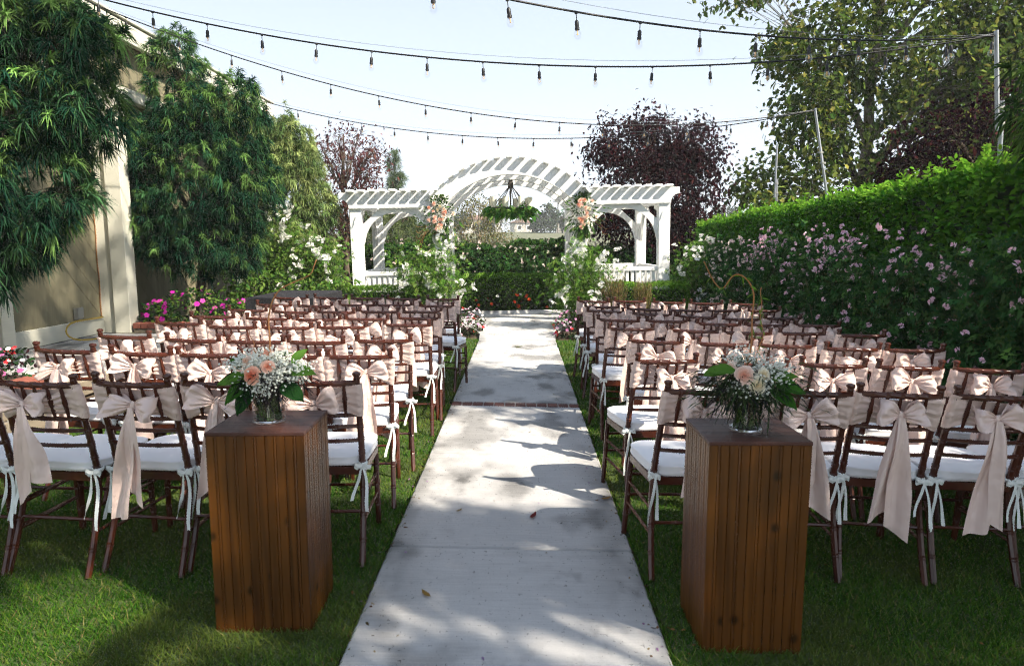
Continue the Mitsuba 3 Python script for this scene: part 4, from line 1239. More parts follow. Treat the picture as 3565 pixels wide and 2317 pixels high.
r = np.random.default_rng(78)
n = 420
sx = np.where(r.random(n) < .5, -1, 1)
edge = r.random(n) < .6
x = np.where(edge, sx * (0.60 + 0.045 * r.normal(size=n)), 2.6 * (r.random(n) * 2 - 1))
y = 1.7 + 8.5 * r.random(n) ** 1.5
P = np.stack([x, y, gz(x, y) + np.where(np.abs(x) < .61, 0.014, 0.02)], 1)
m = leafs(P, r.normal(size=(n, 3)) * [1, 1, .12], 0.010 + 0.022 * r.random(n) ** 2, 0.007 + 0.006 * r.random(n), OVAL, 0.1, r=r)
k = thing('leaf_litter', 'scattered crumbs of dry leaves and petals along the path edges', 'leaf litter', kind='stuff')
put(k, shp(m, 'leaf_matte', True, tints(n, 7, [(0.22, 0.13, 0.05), (0.12, 0.07, 0.03), (0.35, 0.26, 0.12), (0.36, 0.20, 0.36)], [.4, .3, .15, .15], r=r)))
# ---------------------------------------------------------------- trees
def fern_pine(label, base, top, blobs, ntuft, per, L, W, seed, cols, wts, r0=0.07, group=None, lo=0.5, hole=0.42, lean=0.5, nsc=1.9):
    r = np.random.default_rng(seed)
    k = thing('fern_pine_tree', label, 'tree', group)
    P, o = blob(int(ntuft * 1.5), blobs, lo, r)
    keep = meshkit.fbm(P * nsc, 2, seed) > hole
    P, o = P[keep][:ntuft], o[keep][:ntuft]
    n = len(P)
    part(k, 'trunk', shp(branches(base, top, P[::3], 10, r0, 0.018, r, 6, True, 0.005), 'bark', True))
    # tufts: leaves fan out from a short shoot and arch down; the youngest tufts are paler
    d0 = unit(o * [1, 1, 0.5] + [0, 0, lean] + 0.35 * r.normal(size=(n, 3)))
    young = r.random(n) < wts[-1] * (0.5 + 1.0 * (o[:, 2] > -0.1))
    sz = (0.75 + 0.5 * r.random(n)) * np.where(young, 0.9, 1.0)
    pos = np.repeat(P, per, 0); dd = np.repeat(d0, per, 0)
    m = n * per
    tshoot = r.random(m) * 0.07 * np.repeat(sz, per)
    dirs = unit(dd * 0.75 + 0.95 * rsph(m, r))
    pos = pos + dd * tshoot[:, None]
    V, F = leafs(pos, dirs, L * np.repeat(sz, per) * (0.7 + 0.5 * r.random(m)), W * (0.8 + 0.4 * r.random(m)), BLADE2, 0.35 + 0.5 * r.random(m), r=r)
    c = np.asarray(cols, float)
    ci = r.choice(len(c) - 1, n, p=np.array(wts[:-1]) / sum(wts[:-1]))
    tc = np.where(young[:, None], c[-1], c[ci]) * np.exp(0.28 * r.normal(size=(n, 1)))
    C = np.repeat(np.repeat(tc, per, 0) * np.exp(0.14 * r.normal(size=(m, 1))), 5, 0)
    part(k, 'crown', shp((V, F), 'leaf', True, np.clip(C, 0, .9)), kind='stuff')
    return k


FC = [(0.013, 0.050, 0.030), (0.023, 0.074, 0.036), (0.042, 0.105, 0.042), (0.13, 0.24, 0.065)]
fern_pine('near drooping narrow leaved evergreen tree, cut by the left edge of the photo', (-5.35, 6.6, 0.05), (-5.1, 6.5, 5.6),
          [((-5.1, 6.5, 2.3), (.95, .9, 1.15)), ((-5.05, 6.5, 3.7), (.88, .9, 1.2)), ((-5.15, 6.3, 1.65), (.75, .8, .60)), ((-4.32, 6.4, 2.75), (.48, .5, .42)), ((-4.45, 6.4, 2.05), (.5, .5, .42)), ((-5.0, 6.4, 5.0), (.75, .8, .8)), ((-4.30, 6.45, 3.40), (.5, .4, .36)), ((-4.0, 6.5, 2.75), (.36, .4, .34)), ((-4.05, 6.5, 3.35), (.42, .4, .36)), ((-4.75, 6.4, 4.2), (.55, .6, .5))],
          2900, 32, 0.150, 0.0125, 51, FC, [.36, .35, .24, .26], 0.09, lo=0.62, hole=0.33)
fern_pine('tall drooping evergreen tree in the brick planter beside the white post', (-5.12, 11.0, 0.2), (-5.15, 10.95, 4.3),
          [((-5.08, 10.9, 2.45), (1.05, .85, 1.25)), ((-4.95, 10.9, 1.5), (.95, .75, .55)), ((-5.28, 10.9, 4.05), (.46, .42, .78)), ((-4.38, 10.8, 3.35), (.48, .5, .85)), ((-5.75, 10.7, 2.75), (.42, .5, .7)), ((-4.25, 10.7, 2.4), (.55, .5, .7)), ((-5.65, 10.7, 1.75), (.4, .5, .45)), ((-4.9, 10.6, 3.4), (.5, .4, .5))],
          2900, 32, 0.135, 0.0125, 52, FC, [.42, .35, .2, .22], 0.085, lo=0.6, hole=0.32)
fern_pine('sunlit yellowish green evergreen tree, farthest of the three by the building', (-4.65, 13.6, 0.0), (-4.75, 13.5, 3.9),
          [((-4.6, 13.4, 2.5), (.9, .7, 1.35)), ((-4.9, 13.4, 3.55), (.62, .5, .85)), ((-4.4, 13.3, 1.4), (.85, .6, .8)), ((-3.9, 13.3, 2.2), (.42, .4, .42)), ((-4.35, 13.3, 3.3), (.45, .4, .6)), ((-5.3, 13.4, 2.6), (.6, .5, 1.3)), ((-5.3, 13.5, 3.75), (.6, .5, .6)), ((-4.2, 13.2, 3.0), (.4, .4, .5))],
          3200, 23, 0.14, 0.0150, 53, [(0.10, 0.17, 0.06), (0.16, 0.235, 0.08), (0.22, 0.29, 0.11), (0.31, 0.37, 0.14)], [.3, .35, .25, .3], 0.07, lo=0.55, hole=0.30)
# evergreens on the right of the seats, behind the hedge: their crowns stand right of the frame and shade the lawn
fern_pine('drooping evergreen at the right edge of the photo, hanging before the near pole', (5.7, 4.0, 0.0), (5.4, 3.5, 11.0),
          [((5.55, 3.7, 5.2), (1.35, 1.1, 1.6)), ((6.2, 2.9, 7.8), (1.5, 1.4, 1.3)), ((4.0, 2.6, 11.4), (2.0, 1.4, 1.2)), ((3.82, 5.25, 2.72), (.20, .22, .40)), ((3.9, 5.25, 3.1), (.24, .25, .35)), ((3.95, 5.2, 2.5), (.2, .2, .35)), ((4.7, 4.5, 4.1), (.7, .6, .6))],
          1700, 18, 0.20, 0.020, 54, [(0.03, 0.07, 0.02), (0.06, 0.12, 0.03), (0.10, 0.17, 0.035), (0.16, 0.24, 0.05)], [.4, .35, .25, .15], 0.12, lo=0.3, hole=0.36)
fern_pine('evergreen shading the foreground from beyond the right edge', (5.9, -1.2, 0.0), (5.6, -1.2, 6.6),
          [((4.9, .15, 5.1), (1.9, .42, .5)), ((7.0, -.35, 6.0), (1.2, .5, .6)), ((7.7, -1.2, 6.1), (1.1, .85, .7)), ((2.9, -.25, 6.0), (.85, .6, .5)), ((4.6, -1.15, 5.7), (.5, .35, .3)), ((5.7, -1.6, 6.0), (.45, .35, .3)), ((6.4, -1.2, 7.4), (.7, .5, .5))],
          900, 16, 0.24, 0.028, 55, [(0.03, 0.07, 0.02), (0.06, 0.12, 0.03), (0.10, 0.17, 0.035), (0.16, 0.24, 0.05)], [.4, .35, .25, .15], 0.13, lo=0.2, hole=0.40, nsc=1.3)


def broadleaf(name, label, base, top, blobs, n, L, W, tmpl, seed, cols, wts=None, nlimb=10, r0=0.12, bark='bark', lo=0.4, hole=0.40, nsc=1.2, mat='leaf', ntip=150, twr=0.007, droop=0.35, spread=0.22, group=None, cat='tree'):
    r = np.random.default_rng(seed)
    k = thing(name, label, cat, group)
    tip, o = blob(int(ntip * 2), blobs, lo, r)
    keep = meshkit.fbm(tip * nsc, 2, seed) > hole
    tip, o = tip[keep][:ntip], o[keep][:ntip]
    part(k, 'trunk', shp(branches(base, top, tip, nlimb, r0, r0 * 0.2, r, 6, True, twr), bark, True))
    i = r.integers(len(tip), size=n)
    P = tip[i] + r.normal(size=(n, 3)) * spread
    d = unit(r.normal(size=(n, 3)) + 0.4 * o[i] + [0, 0, -0.15])
    m = leafs(P, d, L * (0.6 + 0.7 * r.random(n)), W * (0.7 + 0.5 * r.random(n)), tmpl, droop, r=r)
    part(k, 'crown', shp(m, mat, tmpl is not MAPLE, tints(n, len(tmpl[0]), cols, wts, 0.22, r)), kind='stuff')
    return k


broadleaf('sycamore_tree', 'large airy broad leaved tree filling the sky above the right hedge', (9.6, 19.5, -0.5), (9.2, 18.6, 9.5),
          [((8.0, 18.2, 5.6), (1.9, 1.4, 2.2)), ((10.6, 18.2, 7.2), (3.0, 1.5, 2.6)), ((13.2, 18.4, 5.2), (2.6, 1.5, 3.0)), ((5.7, 18.0, 7.9), (1.7, .9, .8)), ((9.0, 18.0, 8.8), (2.6, 1, 1.2)), ((7.4, 18.0, 4.3), (1.1, .9, .9)), ((8.2, 18.2, 3.0), (2.0, 1.2, 1.0)), ((7.2, 17.9, 6.7), (1.3, 1, .9)), ((11.0, 18.2, 3.6), (2.3, 1.3, 1.5)), ((6.6, 17.9, 2.9), (.9, .9, .7)), ((6.2, 17.9, 2.2), (1.0, .8, .6)), ((10, 18.5, 10), (3.2, 1.5, 1.5)), ((12.5, 18.2, 7.0), (2.2, 1.2, 1.6)), ((10.5, 17.6, 5.4), (1.6, 1, 1.3)), ((14.8, 18.5, 8), (2, 1.5, 2.4))],
          40000, 0.142, 0.132, MAPLE, 61, [(0.06, 0.105, 0.025), (0.10, 0.15, 0.03), (0.18, 0.22, 0.045), (0.36, 0.36, 0.08)], [.36, .36, .22, .06], 16, 0.24, 'pale_bark', lo=0.25, hole=0.31, ntip=760, twr=0.011, spread=0.24)
broadleaf('purple_plum_tree', 'dense dark purple tree behind the right wing of the arbor', (3.5, 17.6, 0.0), (3.4, 17.5, 4.4),
          [((3.35, 17.5, 2.6), (1.85, 1.2, 1.5)), ((3.0, 17.5, 3.9), (1.4, 1.0, .95)), ((4.2, 17.5, 1.7), (.9, .8, .8)), ((4.3, 17.4, 3.7), (.8, .8, .8)), ((2.2, 17.4, 2.3), (.55, .6, .5))],
          21000, 0.105, 0.062, OVAL, 62, [(0.017, 0.008, 0.011), (0.035, 0.013, 0.017), (0.075, 0.024, 0.025)], [.5, .38, .12], 14, 0.10, lo=0.2, hole=0.2, ntip=480, spread=0.15)
broadleaf('purple_plum_tree', 'dark purple tree above the hedge at the right, below the sycamore', (8.4, 12.4, 0.0), (8.2, 12.2, 4.2),
          [((8.0, 12.0, 3.0), (1.9, 1.1, 1.0)), ((9.3, 12.2, 3.3), (1.3, 1.1, 1.1)), ((6.9, 12.0, 2.7), (.8, .7, .5))],
          7500, 0.10, 0.06, OVAL, 63, [(0.014, 0.007, 0.010), (0.028, 0.011, 0.014), (0.07, 0.022, 0.022)], [.5, .38, .12], 12, 0.10, lo=0.3, hole=0.30, ntip=230, spread=0.16)
broadleaf('purple_plum_tree', 'sparse reddish tree with bare upright twigs left of the arbor', (-4.2, 16.8, 0.0), (-4.15, 16.6, 4.1),
          [((-4.2, 16.6, 3.0), (.95, .8, 1.15)), ((-4.0, 16.6, 3.7), (.9, .7, .65)), ((-3.5, 16.5, 3.2), (.4, .5, .5)), ((-4.5, 16.6, 2.0), (.8, .6, .7))],
          3000, 0.085, 0.045, OVAL, 64, [(0.10, 0.035, 0.036), (0.17, 0.065, 0.055), (0.05, 0.024, 0.026)], [.5, .3, .2], 14, 0.08, lo=0.2, hole=0.2, ntip=430, twr=0.008, spread=0.13)
broadleaf('olive_tree', 'pale olive coloured tree seen through the left half of the arch', (-1.6, 26.0, -1.6), (-1.5, 26.0, 3.0),
          [((-1.7, 26, 2.0), (1.1, .9, 1.2)), ((-1.3, 26, 2.8), (.8, .8, .6)), ((-0.7, 26, 1.2), (.8, .8, .9)), ((-2.2, 26, 1.0), (.7, .7, .9))],
          5200, 0.10, 0.05, OVAL, 65, [(0.20, 0.19, 0.09), (0.13, 0.14, 0.065), (0.30, 0.26, 0.12)], [.45, .35, .2], 10, 0.09, 'pale_bark', lo=0.2, hole=0.36, ntip=260, spread=0.16)


def pine(label, base, top, blobs, ntuft, per, L, W, seed, cols):
    r = np.random.default_rng(seed)
    k = thing('pine_tree', label, 'tree')
    P, o = blob(ntuft, blobs, 0.4, r)
    part(k, 'trunk', shp(branches(base, top, P[::3], 8, 0.09, 0.03, r, 5, True, 0.012, 0.03, 0.5), 'bark', True))
    n = len(P); m = n * per
    d = unit(np.repeat(unit(o + [0, 0, .5]), per, 0) * .5 + rsph(m, r))
    V, F = leafs(np.repeat(P, per, 0), d, L * (0.7 + .5 * r.random(m)), W, BLADE2, 0.15, r=r)
    C = np.repeat(np.repeat(np.asarray(cols)[r.integers(len(cols), size=n)] * np.exp(.2 * r.normal(size=(n, 1))), per, 0), 5, 0)
    part(k, 'crown', shp((V, F), 'leaf_matte', True, C), kind='stuff')


pine('slim distant pine tree rising above the left wing of the arbor', (-7.4, 41, -2.0), (-7.35, 41, 6.9),
     [((-7.4, 41, 6.0), (.42, .42, .95)), ((-7.25, 41, 5.2), (.55, .5, .5)), ((-7.5, 41, 4.3), (.7, .6, .6)), ((-7.4, 41, 2.8), (1.3, .8, .9))], 330, 22, 0.38, 0.028, 66, [(0.10, 0.15, 0.075), (0.14, 0.20, 0.10)])
pine('young bushy pine seen through the left wing of the arbor', (-3.9, 20.5, -0.8), (-3.8, 20.5, 2.7),
     [((-3.9, 20.5, 1.7), (1.25, .8, .8)), ((-3.0, 20.5, 1.3), (.9, .7, .7)), ((-4.2, 20.5, 2.3), (.6, .6, .5)), ((-2.6, 20.4, 2.0), (.4, .4, .4)), ((-3.4, 20.4, 2.25), (.3, .3, .45))], 520, 24, 0.26, 0.014, 67, [(0.09, 0.14, 0.06), (0.15, 0.20, 0.085), (0.20, 0.24, 0.11)])

# ---------------------------------------------------------------- hedges
def hedge(label, x0, x1, y0, y1, ztop, n, L, W, seed, cols, wts, cat='hedge', tip=None, name='clipped_hedge', faces='ftlr', rough=0.05, low=0.0):
    """clipped hedge: leaves over a twiggy core; ztop may be a function of (x, y)"""
    r = np.random.default_rng(seed)
    k = thing(name, label, cat)
    zf = ztop if callable(ztop) else (lambda x, y: ztop + 0 * x)
    g = gz((x0 + x1) / 2, (y0 + y1) / 2)
    i0 = 0.09
    def core():
        X = np.linspace(x0 + i0, x1 - i0, 6); Y = np.linspace(y0 + i0, y1 - i0, max(3, int((y1 - y0) / .5)))
        def f(u, v):
            x = x0 + i0 + (x1 - x0 - 2 * i0) * u; y = y0 + i0 + (y1 - y0 - 2 * i0) * v
            return x, y, zf(x, y) - 0.11
        t = grid(f, 6, len(Y))
        b = t[0].copy(); b[:, 2] = 0
        nu, nv = 6, len(Y)
        ring = [i * nv for i in range(nu)] + [(nu - 1) * nv + j for j in range(1, nv)] + [i * nv + nv - 1 for i in range(nu - 2, -1, -1)] + [j for j in range(nv - 2, 0, -1)]
        N = len(t[0]); q = []
        for a, c in zip(ring, ring[1:] + ring[:1]):
            q += [[a, a + N, c + N], [a, c + N, c]]
        return np.vstack([t[0], b]), np.vstack([t[1], np.array(q)])
    c = core()
    part(k, 'twigs', shp(c, 'hedge_core'))
    A = dict(f=(x1 - x0) * 1.0, b=(x1 - x0) * .3, l=(y1 - y0) * 1.0, r=(y1 - y0) * .4, t=0)
    zt = float(zf(np.array((x0 + x1) / 2), np.array((y0 + y1) / 2)))
    ar_ = {'f': (x1 - x0) * zt, 'b': (x1 - x0) * zt, 'l': (y1 - y0) * zt, 'r': (y1 - y0) * zt, 't': (x1 - x0) * (y1 - y0)}
    tot = sum(ar_[q] for q in faces)
    Ps, Ns = [], []
    for q in faces:
        m = int(n * ar_[q] / tot)
        a, b = r.random(m), r.random(m)
        if q in 'fb':
            x = x0 + (x1 - x0) * a; y = np.full(m, y0 if q == 'f' else y1); z = zf(x, y) * b; nn = [0, -1 if q == 'f' else 1, 0]
        elif q in 'lr':
            y = y0 + (y1 - y0) * a; x = np.full(m, x0 if q == 'l' else x1); z = zf(x, y) * (low + (1 - low) * b); nn = [-1 if q == 'l' else 1, 0, 0]
        else:
            x = x0 + (x1 - x0) * a; y = y0 + (y1 - y0) * b; z = zf(x, y); nn = [0, 0, 1]
        P = np.stack([x, y, z], 1); N_ = np.tile(np.array(nn, float), (m, 1))
        bump = (meshkit.fbm(P * [2.6, 2.6, 2.6], 3, seed) - 0.5) * rough * 3.2
        P += N_ * (bump - 0.10 * r.random(m) ** 1.5)[:, None]
        Ps.append(P); Ns.append(N_)
    P = np.vstack(Ps); N_ = np.vstack(Ns)
    m = len(P)
    d = unit(N_ * 0.55 + [0, 0, 0.45] + 0.75 * r.normal(size=(m, 3)))
    V, F = leafs(P, d, L * (0.6 + 0.7 * r.random(m)), W * (0.7 + 0.5 * r.random(m)), OVAL if L > 0.04 else DIAM, 0.2, r=r)
    nk = len((OVAL if L > 0.04 else DIAM)[0])
    patch = np.repeat(0.62 + 0.76 * meshkit.fbm(P * 1.7, 3, seed + 5), nk)[:, None]
    C = np.clip(tints(m, nk, cols, wts, 0.24, r) * patch * np.array([1.0, 1.0, 1.0]), 0, .9)
    if tip is not None:                                                # young shoots along the top stand up and are paler
        ms = tip
        x = x0 + (x1 - x0) * r.random(ms); y = y0 + (y1 - y0) * r.random(ms) ** 1.4
        z = zf(x, y) + 0.05 * meshkit.fbm(np.stack([x, y, 0 * x], 1) * 3, 2)
        per = 9
        t_ = r.random((ms, per))
        hh = 0.05 + 0.14 * r.random(ms) ** 2
        Q = np.stack([np.repeat(x, per), np.repeat(y, per), (z[:, None] + t_ * hh[:, None]).ravel()], 1) + 0.008 * r.normal(size=(ms * per, 3))
        d2 = unit(r.normal(size=(ms * per, 3)) * [1, 1, .4] + [0, 0, .75])
        V2, F2 = leafs(Q, d2, L * (0.6 + 0.6 * r.random(ms * per)), W * .8, OVAL, 0.1, r=r)
        C2 = tints(ms * per, 7, [(0.15, 0.34, 0.03), (0.22, 0.42, 0.045)], r=r)
        (V, F), C = join([(V, F), (V2, F2)]), np.vstack([C, C2])
    part(k, 'foliage', shp((V, F), 'leaf', True, C), kind='stuff')
    return k


hz = lambda x, y: 2.17 - 0.022 * (y - 3) + 0.05 * np.sin(1.7 * y) * np.sin(0.6 * y + 1)
hedge('tall bright green clipped hedge behind the pink roses along the right side', 3.98, 5.2, 1.8, 15.6, hz, 52000, 0.072, 0.042, 71,
      [(0.045, 0.145, 0.016), (0.08, 0.215, 0.020), (0.13, 0.29, 0.030)], [.45, .38, .17], tip=1700, name='tall_hedge', faces='ltf', rough=0.07, low=0.38)
BX = [(0.08, 0.19, 0.022), (0.14, 0.28, 0.032), (0.21, 0.36, 0.045)]
hedge('low clipped box hedge behind the red flowers, seen through the arch', -1.6, 1.5, 15.92, 16.85, 0.80, 18000, 0.040, 0.030, 72, BX, [.45, .4, .15], faces='ft', rough=0.03, name='box_hedge')
hedge('low clipped box hedge in front of the left wing of the arbor', -3.45, -1.75, 12.35, 12.85, 0.74, 10000, 0.036, 0.027, 73, BX, [.35, .4, .25], faces='ftlr', rough=0.03, name='box_hedge')
hedge('low clipped box hedge in front of the right wing of the arbor', 1.75, 3.12, 12.35, 12.9, 0.80, 10000, 0.036, 0.027, 74, BX, [.35, .4, .25], faces='ftlr', rough=0.04, name='box_hedge')


# ---------------------------------------------------------------- roses
def small_roses(seed, inner, outer):
    return [rose_shape(7, 3, 3, seed + q, inner, outer, 1.15) for q in range(4)]


WHITE = small_roses(200, (0.86, 0.85, 0.76), (0.88, 0.88, 0.86))
PINK = small_roses(210, (0.82, 0.46, 0.58), (0.88, 0.68, 0.76))
PALE = small_roses(220, (0.82, 0.62, 0.58), (0.86, 0.76, 0.72))


def rose_bush(label, blobs, foot, ncane, nleaf, L, fam, spots, seed, cols, wts=None, size=0.045, face=(-0.3, -0.9, 0.4), name='rose_bush', lo=0.35, hole=0.33, jit=0.05, spread=0.11, dead=0):
    r = np.random.default_rng(seed)
    k = thing(name, label, 'rose bush')
    tips, o = blob(ncane * 3, blobs, lo, r)
    tips = tips[meshkit.fbm(tips * 2.1, 2, seed) > hole][:ncane]
    foot = np.asarray(foot, float)
    F0 = foot[r.integers(len(foot), size=len(tips))] if foot.ndim == 2 else np.tile(foot, (len(tips), 1))
    ms = []
    pts = []
    for p, f in zip(tips, F0):
        f = f + r.normal(size=3) * [.12, .12, 0]
        c = bez(f, np.array([f[0] * .6 + p[0] * .4, f[1] * .6 + p[1] * .4, max(f[2], p[2]) * .8 + .1]), p, 6)
        ms.append(tube(c, np.linspace(0.007, 0.0025, 6), 4, False))
        pts.append(c[2:])
    part(k, 'canes', shp(join(ms), 'tinted', True, np.tile([[0.09, 0.085, 0.03]], (sum(len(m[0]) for m in ms), 1))), kind='stuff')
    pts = np.vstack(pts)
    i = r.integers(len(pts), size=nleaf)
    P = pts[i] + r.normal(size=(nleaf, 3)) * spread
    P[:, 2] = np.maximum(P[:, 2], 0.04)
    d = unit(r.normal(size=(nleaf, 3)) + np.array(face) * 0.35)
    m = leafs(P, d, L * (0.6 + .7 * r.random(nleaf)), L * 0.9, SPRIG, 0.3, r=r)
    part(k, 'foliage', shp(m, 'leaf', False, tints(nleaf, len(SPRIG[0]), cols, wts, 0.2, r)), kind='stuff')
    for p in spots:
        dd = np.array(face) + 0.6 * r.normal(size=3)
        part(k, 'bloom', fam[r.integers(4)], axis_mat(np.asarray(p) + jit * 0.3 * r.normal(size=3), dd, r.random() * 6, size * (0.7 + .6 * r.random())))
    if dead:
        P = tips[r.integers(len(tips), size=dead)] + r.normal(size=(dead, 3)) * .08
        ic = rose_mesh(4, 2, 3, 3, (0.3, .2, .1), (.35, .25, .13))
        V = np.vstack([ic[0] * 0.02 + p for p in P]); F = np.vstack([ic[1] + q * len(ic[0]) for q in range(dead)])
        part(k, 'spent_blooms', shp((V, F), 'petal', True, np.tile(ic[2], (dead, 1))), kind='stuff')
    return k


def clusters(r, blobs, n, per=3, side=(-1, 0, 0), lo=0.9, up=-0.2, s=0.05):
    P, o = blob(n * 8, blobs, lo, r)
    ok = (o @ np.asarray(side, float) > 0.15) & (o[:, 2] > up)
    P = P[ok][:n]
    out = []
    for p in P:
        for _ in range(1 + r.integers(per)):
            out.append(p + s * r.normal(size=3))
    return out


GL = [(0.085, 0.19, 0.030), (0.135, 0.255, 0.042), (0.20, 0.31, 0.065)]
GD = [(0.032, 0.095, 0.028), (0.055, 0.135, 0.034), (0.09, 0.18, 0.042)]
r = np.random.default_rng(90)
WB = [('white rose bush in front of the left post of the arch', [((-1.6, 12.2, 0.75), (.62, .5, .68)), ((-1.25, 12.1, 0.95), (.42, .4, .5)), ((-2.0, 12.3, 1.1), (.4, .4, .45)), ((-1.45, 12.3, 1.45), (.35, .3, .3))], (-1.6, 12.3, 0), 80, 3600, 25),
      ('white rose bush in front of the right post of the arch', [((1.15, 12.2, 0.85), (.55, .5, .6)), ((0.75, 12.1, 0.75), (.38, .4, .5)), ((1.5, 12.3, 1.15), (.4, .4, .38)), ((1.1, 12.3, 1.35), (.35, .3, .25))], (1.15, 12.3, 0), 80, 3400, 25),
      ('white rose bush beside the outer left post of the arbor', [((-3.7, 12.7, 0.85), (.6, .5, .75)), ((-3.35, 12.6, 1.25), (.4, .4, .5)), ((-4.0, 12.6, 1.5), (.35, .35, .4))], (-3.7, 12.8, 0), 75, 3200, 20),
      ('white rose bush climbing in front of the yellowish evergreen', [((-4.45, 12.6, 1.0), (.55, .5, .9)), ((-4.3, 12.6, 1.75), (.4, .4, .5)), ((-4.7, 12.5, 0.7), (.5, .5, .6))], (-4.5, 12.7, 0), 70, 3000, 17),
      ('white rose bush right of the outer right post of the arbor', [((3.45, 13.0, 0.9), (.5, .5, .7)), ((3.3, 12.9, 1.35), (.38, .4, .4))], (3.45, 13.1, 0), 66, 2800, 16)]
for q, (lab, bl, ft, nc, nl, nb_) in enumerate(WB):
    rose_bush(lab, bl, ft, nc, nl, 0.085, WHITE, clusters(r, bl, nb_, 3, (0.0, -1, 0.15), 0.92, -0.5, 0.055), 300 + q, GL, [.4, .4, .2], 0.058)
# low rose row behind the box hedge
rb = [((x, 17.3, 0.85), (.75, .5, .72)) for x in np.linspace(-3.2, 3.9, 10)]
for q in range(3):
    bb_ = rb[q * 3:(q + 1) * 3 + (q == 2)]
    lab = ['pink flecked rose bush behind the left wing of the arbor', 'pink flecked rose bush seen through the arch behind the low box hedge', 'pink flecked rose bush behind the right wing of the arbor'][q]
    rose_bush(lab, bb_, [(c[0], c[1], 0) for c, _ in bb_], 90, 4500, 0.125, PALE, clusters(r, bb_, 26, 2, (0.0, -1, 0.3), 0.95, -0.3, 0.06), 330 + q, GD, [.5, .38, .12], 0.042, lo=0.2, hole=0.2, spread=0.15)
hedge('dense green hedge behind the arbor, below the sky', -4.6, 5.0, 17.35, 18.1, lambda x, y: 1.50 + 0.07 * np.sin(2.1 * x) + 0.05 * np.sin(5.3 * x + 1), 26000, 0.085, 0.05, 75,
      [(0.028, 0.072, 0.018), (0.05, 0.11, 0.024), (0.09, 0.16, 0.034)], [.45, .4, .15], faces='ft', rough=0.12, name='leafy_hedge')
broadleaf('leafy_shrub', 'green leafy shrub between the brick planter and the white roses', (-4.2, 12.2, 0), (-4.2, 12.2, .8), [((-4.3, 12.3, .55), (.8, .4, .5)), ((-3.4, 12.2, .45), (.6, .35, .4)), ((-5.0, 12.6, .7), (.5, .4, .55))], 3800, .09, .05, OVAL, 76,
          [(0.05, 0.12, 0.022), (0.09, 0.18, 0.03), (0.15, 0.24, 0.05)], None, 8, .03, lo=.2, hole=.2, ntip=120, spread=.12, cat='shrub')
# the long pink rose row against the tall hedge: one bush after another
ws = ['nearest of the row', 'second from the near end of the row', 'third from the near end of the row', 'middle one of the row', 'third from the far end of the row', 'second from the far end of the row', 'farthest of the row']
ys_ = [3.3, 4.9, 6.5, 8.1, 9.8, 11.5, 13.2]
for q, y in enumerate(ys_):
    h = 1.0 - 0.012 * q
    h *= (0.88, 0.92, 0.97, 1, 1, 1, 1)[q]
    bl = [((3.68, y, 0.85 * h), (.36, .95, .85 * h)), ((3.72, y + .4, 1.28 * h), (.34, .6, .45)), ((3.70, y - .45, 1.2 * h), (.34, .55, .45)), ((3.66, y, .35), (.36, .9, .4))]
    nb_ = [16, 24, 36, 46, 46, 38, 24][q]
    sp = clusters(r, bl, nb_, 6, (-1, -0.25, 0.25), 0.95, -0.05 if q > 2 else -0.3, 0.075)
    rose_bush('pink rose bush against the tall hedge, ' + ws[q], bl, [(3.75, y - .5, 0), (3.75, y, 0), (3.75, y + .5, 0)], 120, 4000, 0.105, PINK if q < 5 else PALE, sp, 350 + q, GD, [.5, .38, .12], 0.027, (-0.85, -0.4, 0.35), lo=0.3, hole=0.25, spread=0.12, dead=70)

# ---------------------------------------------------------------- bedding flowers
def bed_plants(label, blobs, nleaf, nbl, cols, seed, L=0.06, size=0.024, face=(0, -0.7, 0.7), leafc=None):
    r = np.random.default_rng(seed)
    k = thing('flowering_plant', label, 'flowers')
    P, o = blob(nleaf, blobs, 0.5, r)
    P[:, 2] = np.maximum(P[:, 2], 0.02)
    m = leafs(P, unit(o + .7 * r.normal(size=(nleaf, 3)) + [0, 0, .2]), L * (.6 + .7 * r.random(nleaf)), L * .5, OVAL, .25, r=r)
    part(k, 'foliage', shp(m, 'leaf', True, tints(nleaf, 7, leafc or [(0.03, 0.07, 0.025), (0.055, 0.12, 0.03), (0.045, 0.03, 0.03)], r=r)), kind='stuff')
    ms = [tube(bez(np.array([c[0], c[1], max(0, c[2] - s[2])]), np.asarray(c), p, 4), 0.004, 4, False) for c, s in blobs for p in P[r.integers(nleaf, size=6)] if np.linalg.norm(p - c) < max(s) * 1.1]
    if ms:
        part(k, 'stems', shp(join(ms), 'tinted', True, np.tile([[0.08, 0.10, 0.04]], (sum(len(q[0]) for q in ms), 1))), kind='stuff')
    Q, o2 = blob(nbl * 6, blobs, 0.97, r)
    ok = o2[:, 2] > -0.35
    Q, o2 = Q[ok][:nbl], o2[ok][:nbl]
    Q = Q + o2 * 0.012
    V, F, C, off = [], [], [], 0
    cc = np.asarray(cols, float)
    for p, d in zip(Q, o2):
        M = axis_mat(p, d * .6 + np.array(face) * .6 + .3 * r.normal(size=3), r.random() * 6, size * (.75 + .5 * r.random()))
        c = cc[r.integers(len(cc))] * np.exp(.08 * r.normal())
        for a in range(5):
            t_ = a * 1.2566
            q = np.array([[0, 0, 0], [.55, -.42, .10], [1.0, -.3, .02], [.9, 0, .06], [1.0, .3, .02], [.55, .42, .10]])
            R = np.array([[math.cos(t_), -math.sin(t_), 0], [math.sin(t_), math.cos(t_), 0], [0, 0, 1]])
            v = (q @ R.T) @ M[:3, :3].T + M[:3, 3]
            V.append(v); F.append(np.array([[0, 1, 3], [1, 2, 3], [0, 3, 5], [3, 4, 5]]) + off); off += 6
            C.append(np.vstack([c * .8] + [c] * 5))
    part(k, 'blossoms', shp((np.vstack(V), np.vstack(F)), 'petal', False, np.clip(np.vstack(C), 0, .95)), kind='stuff')
    return k


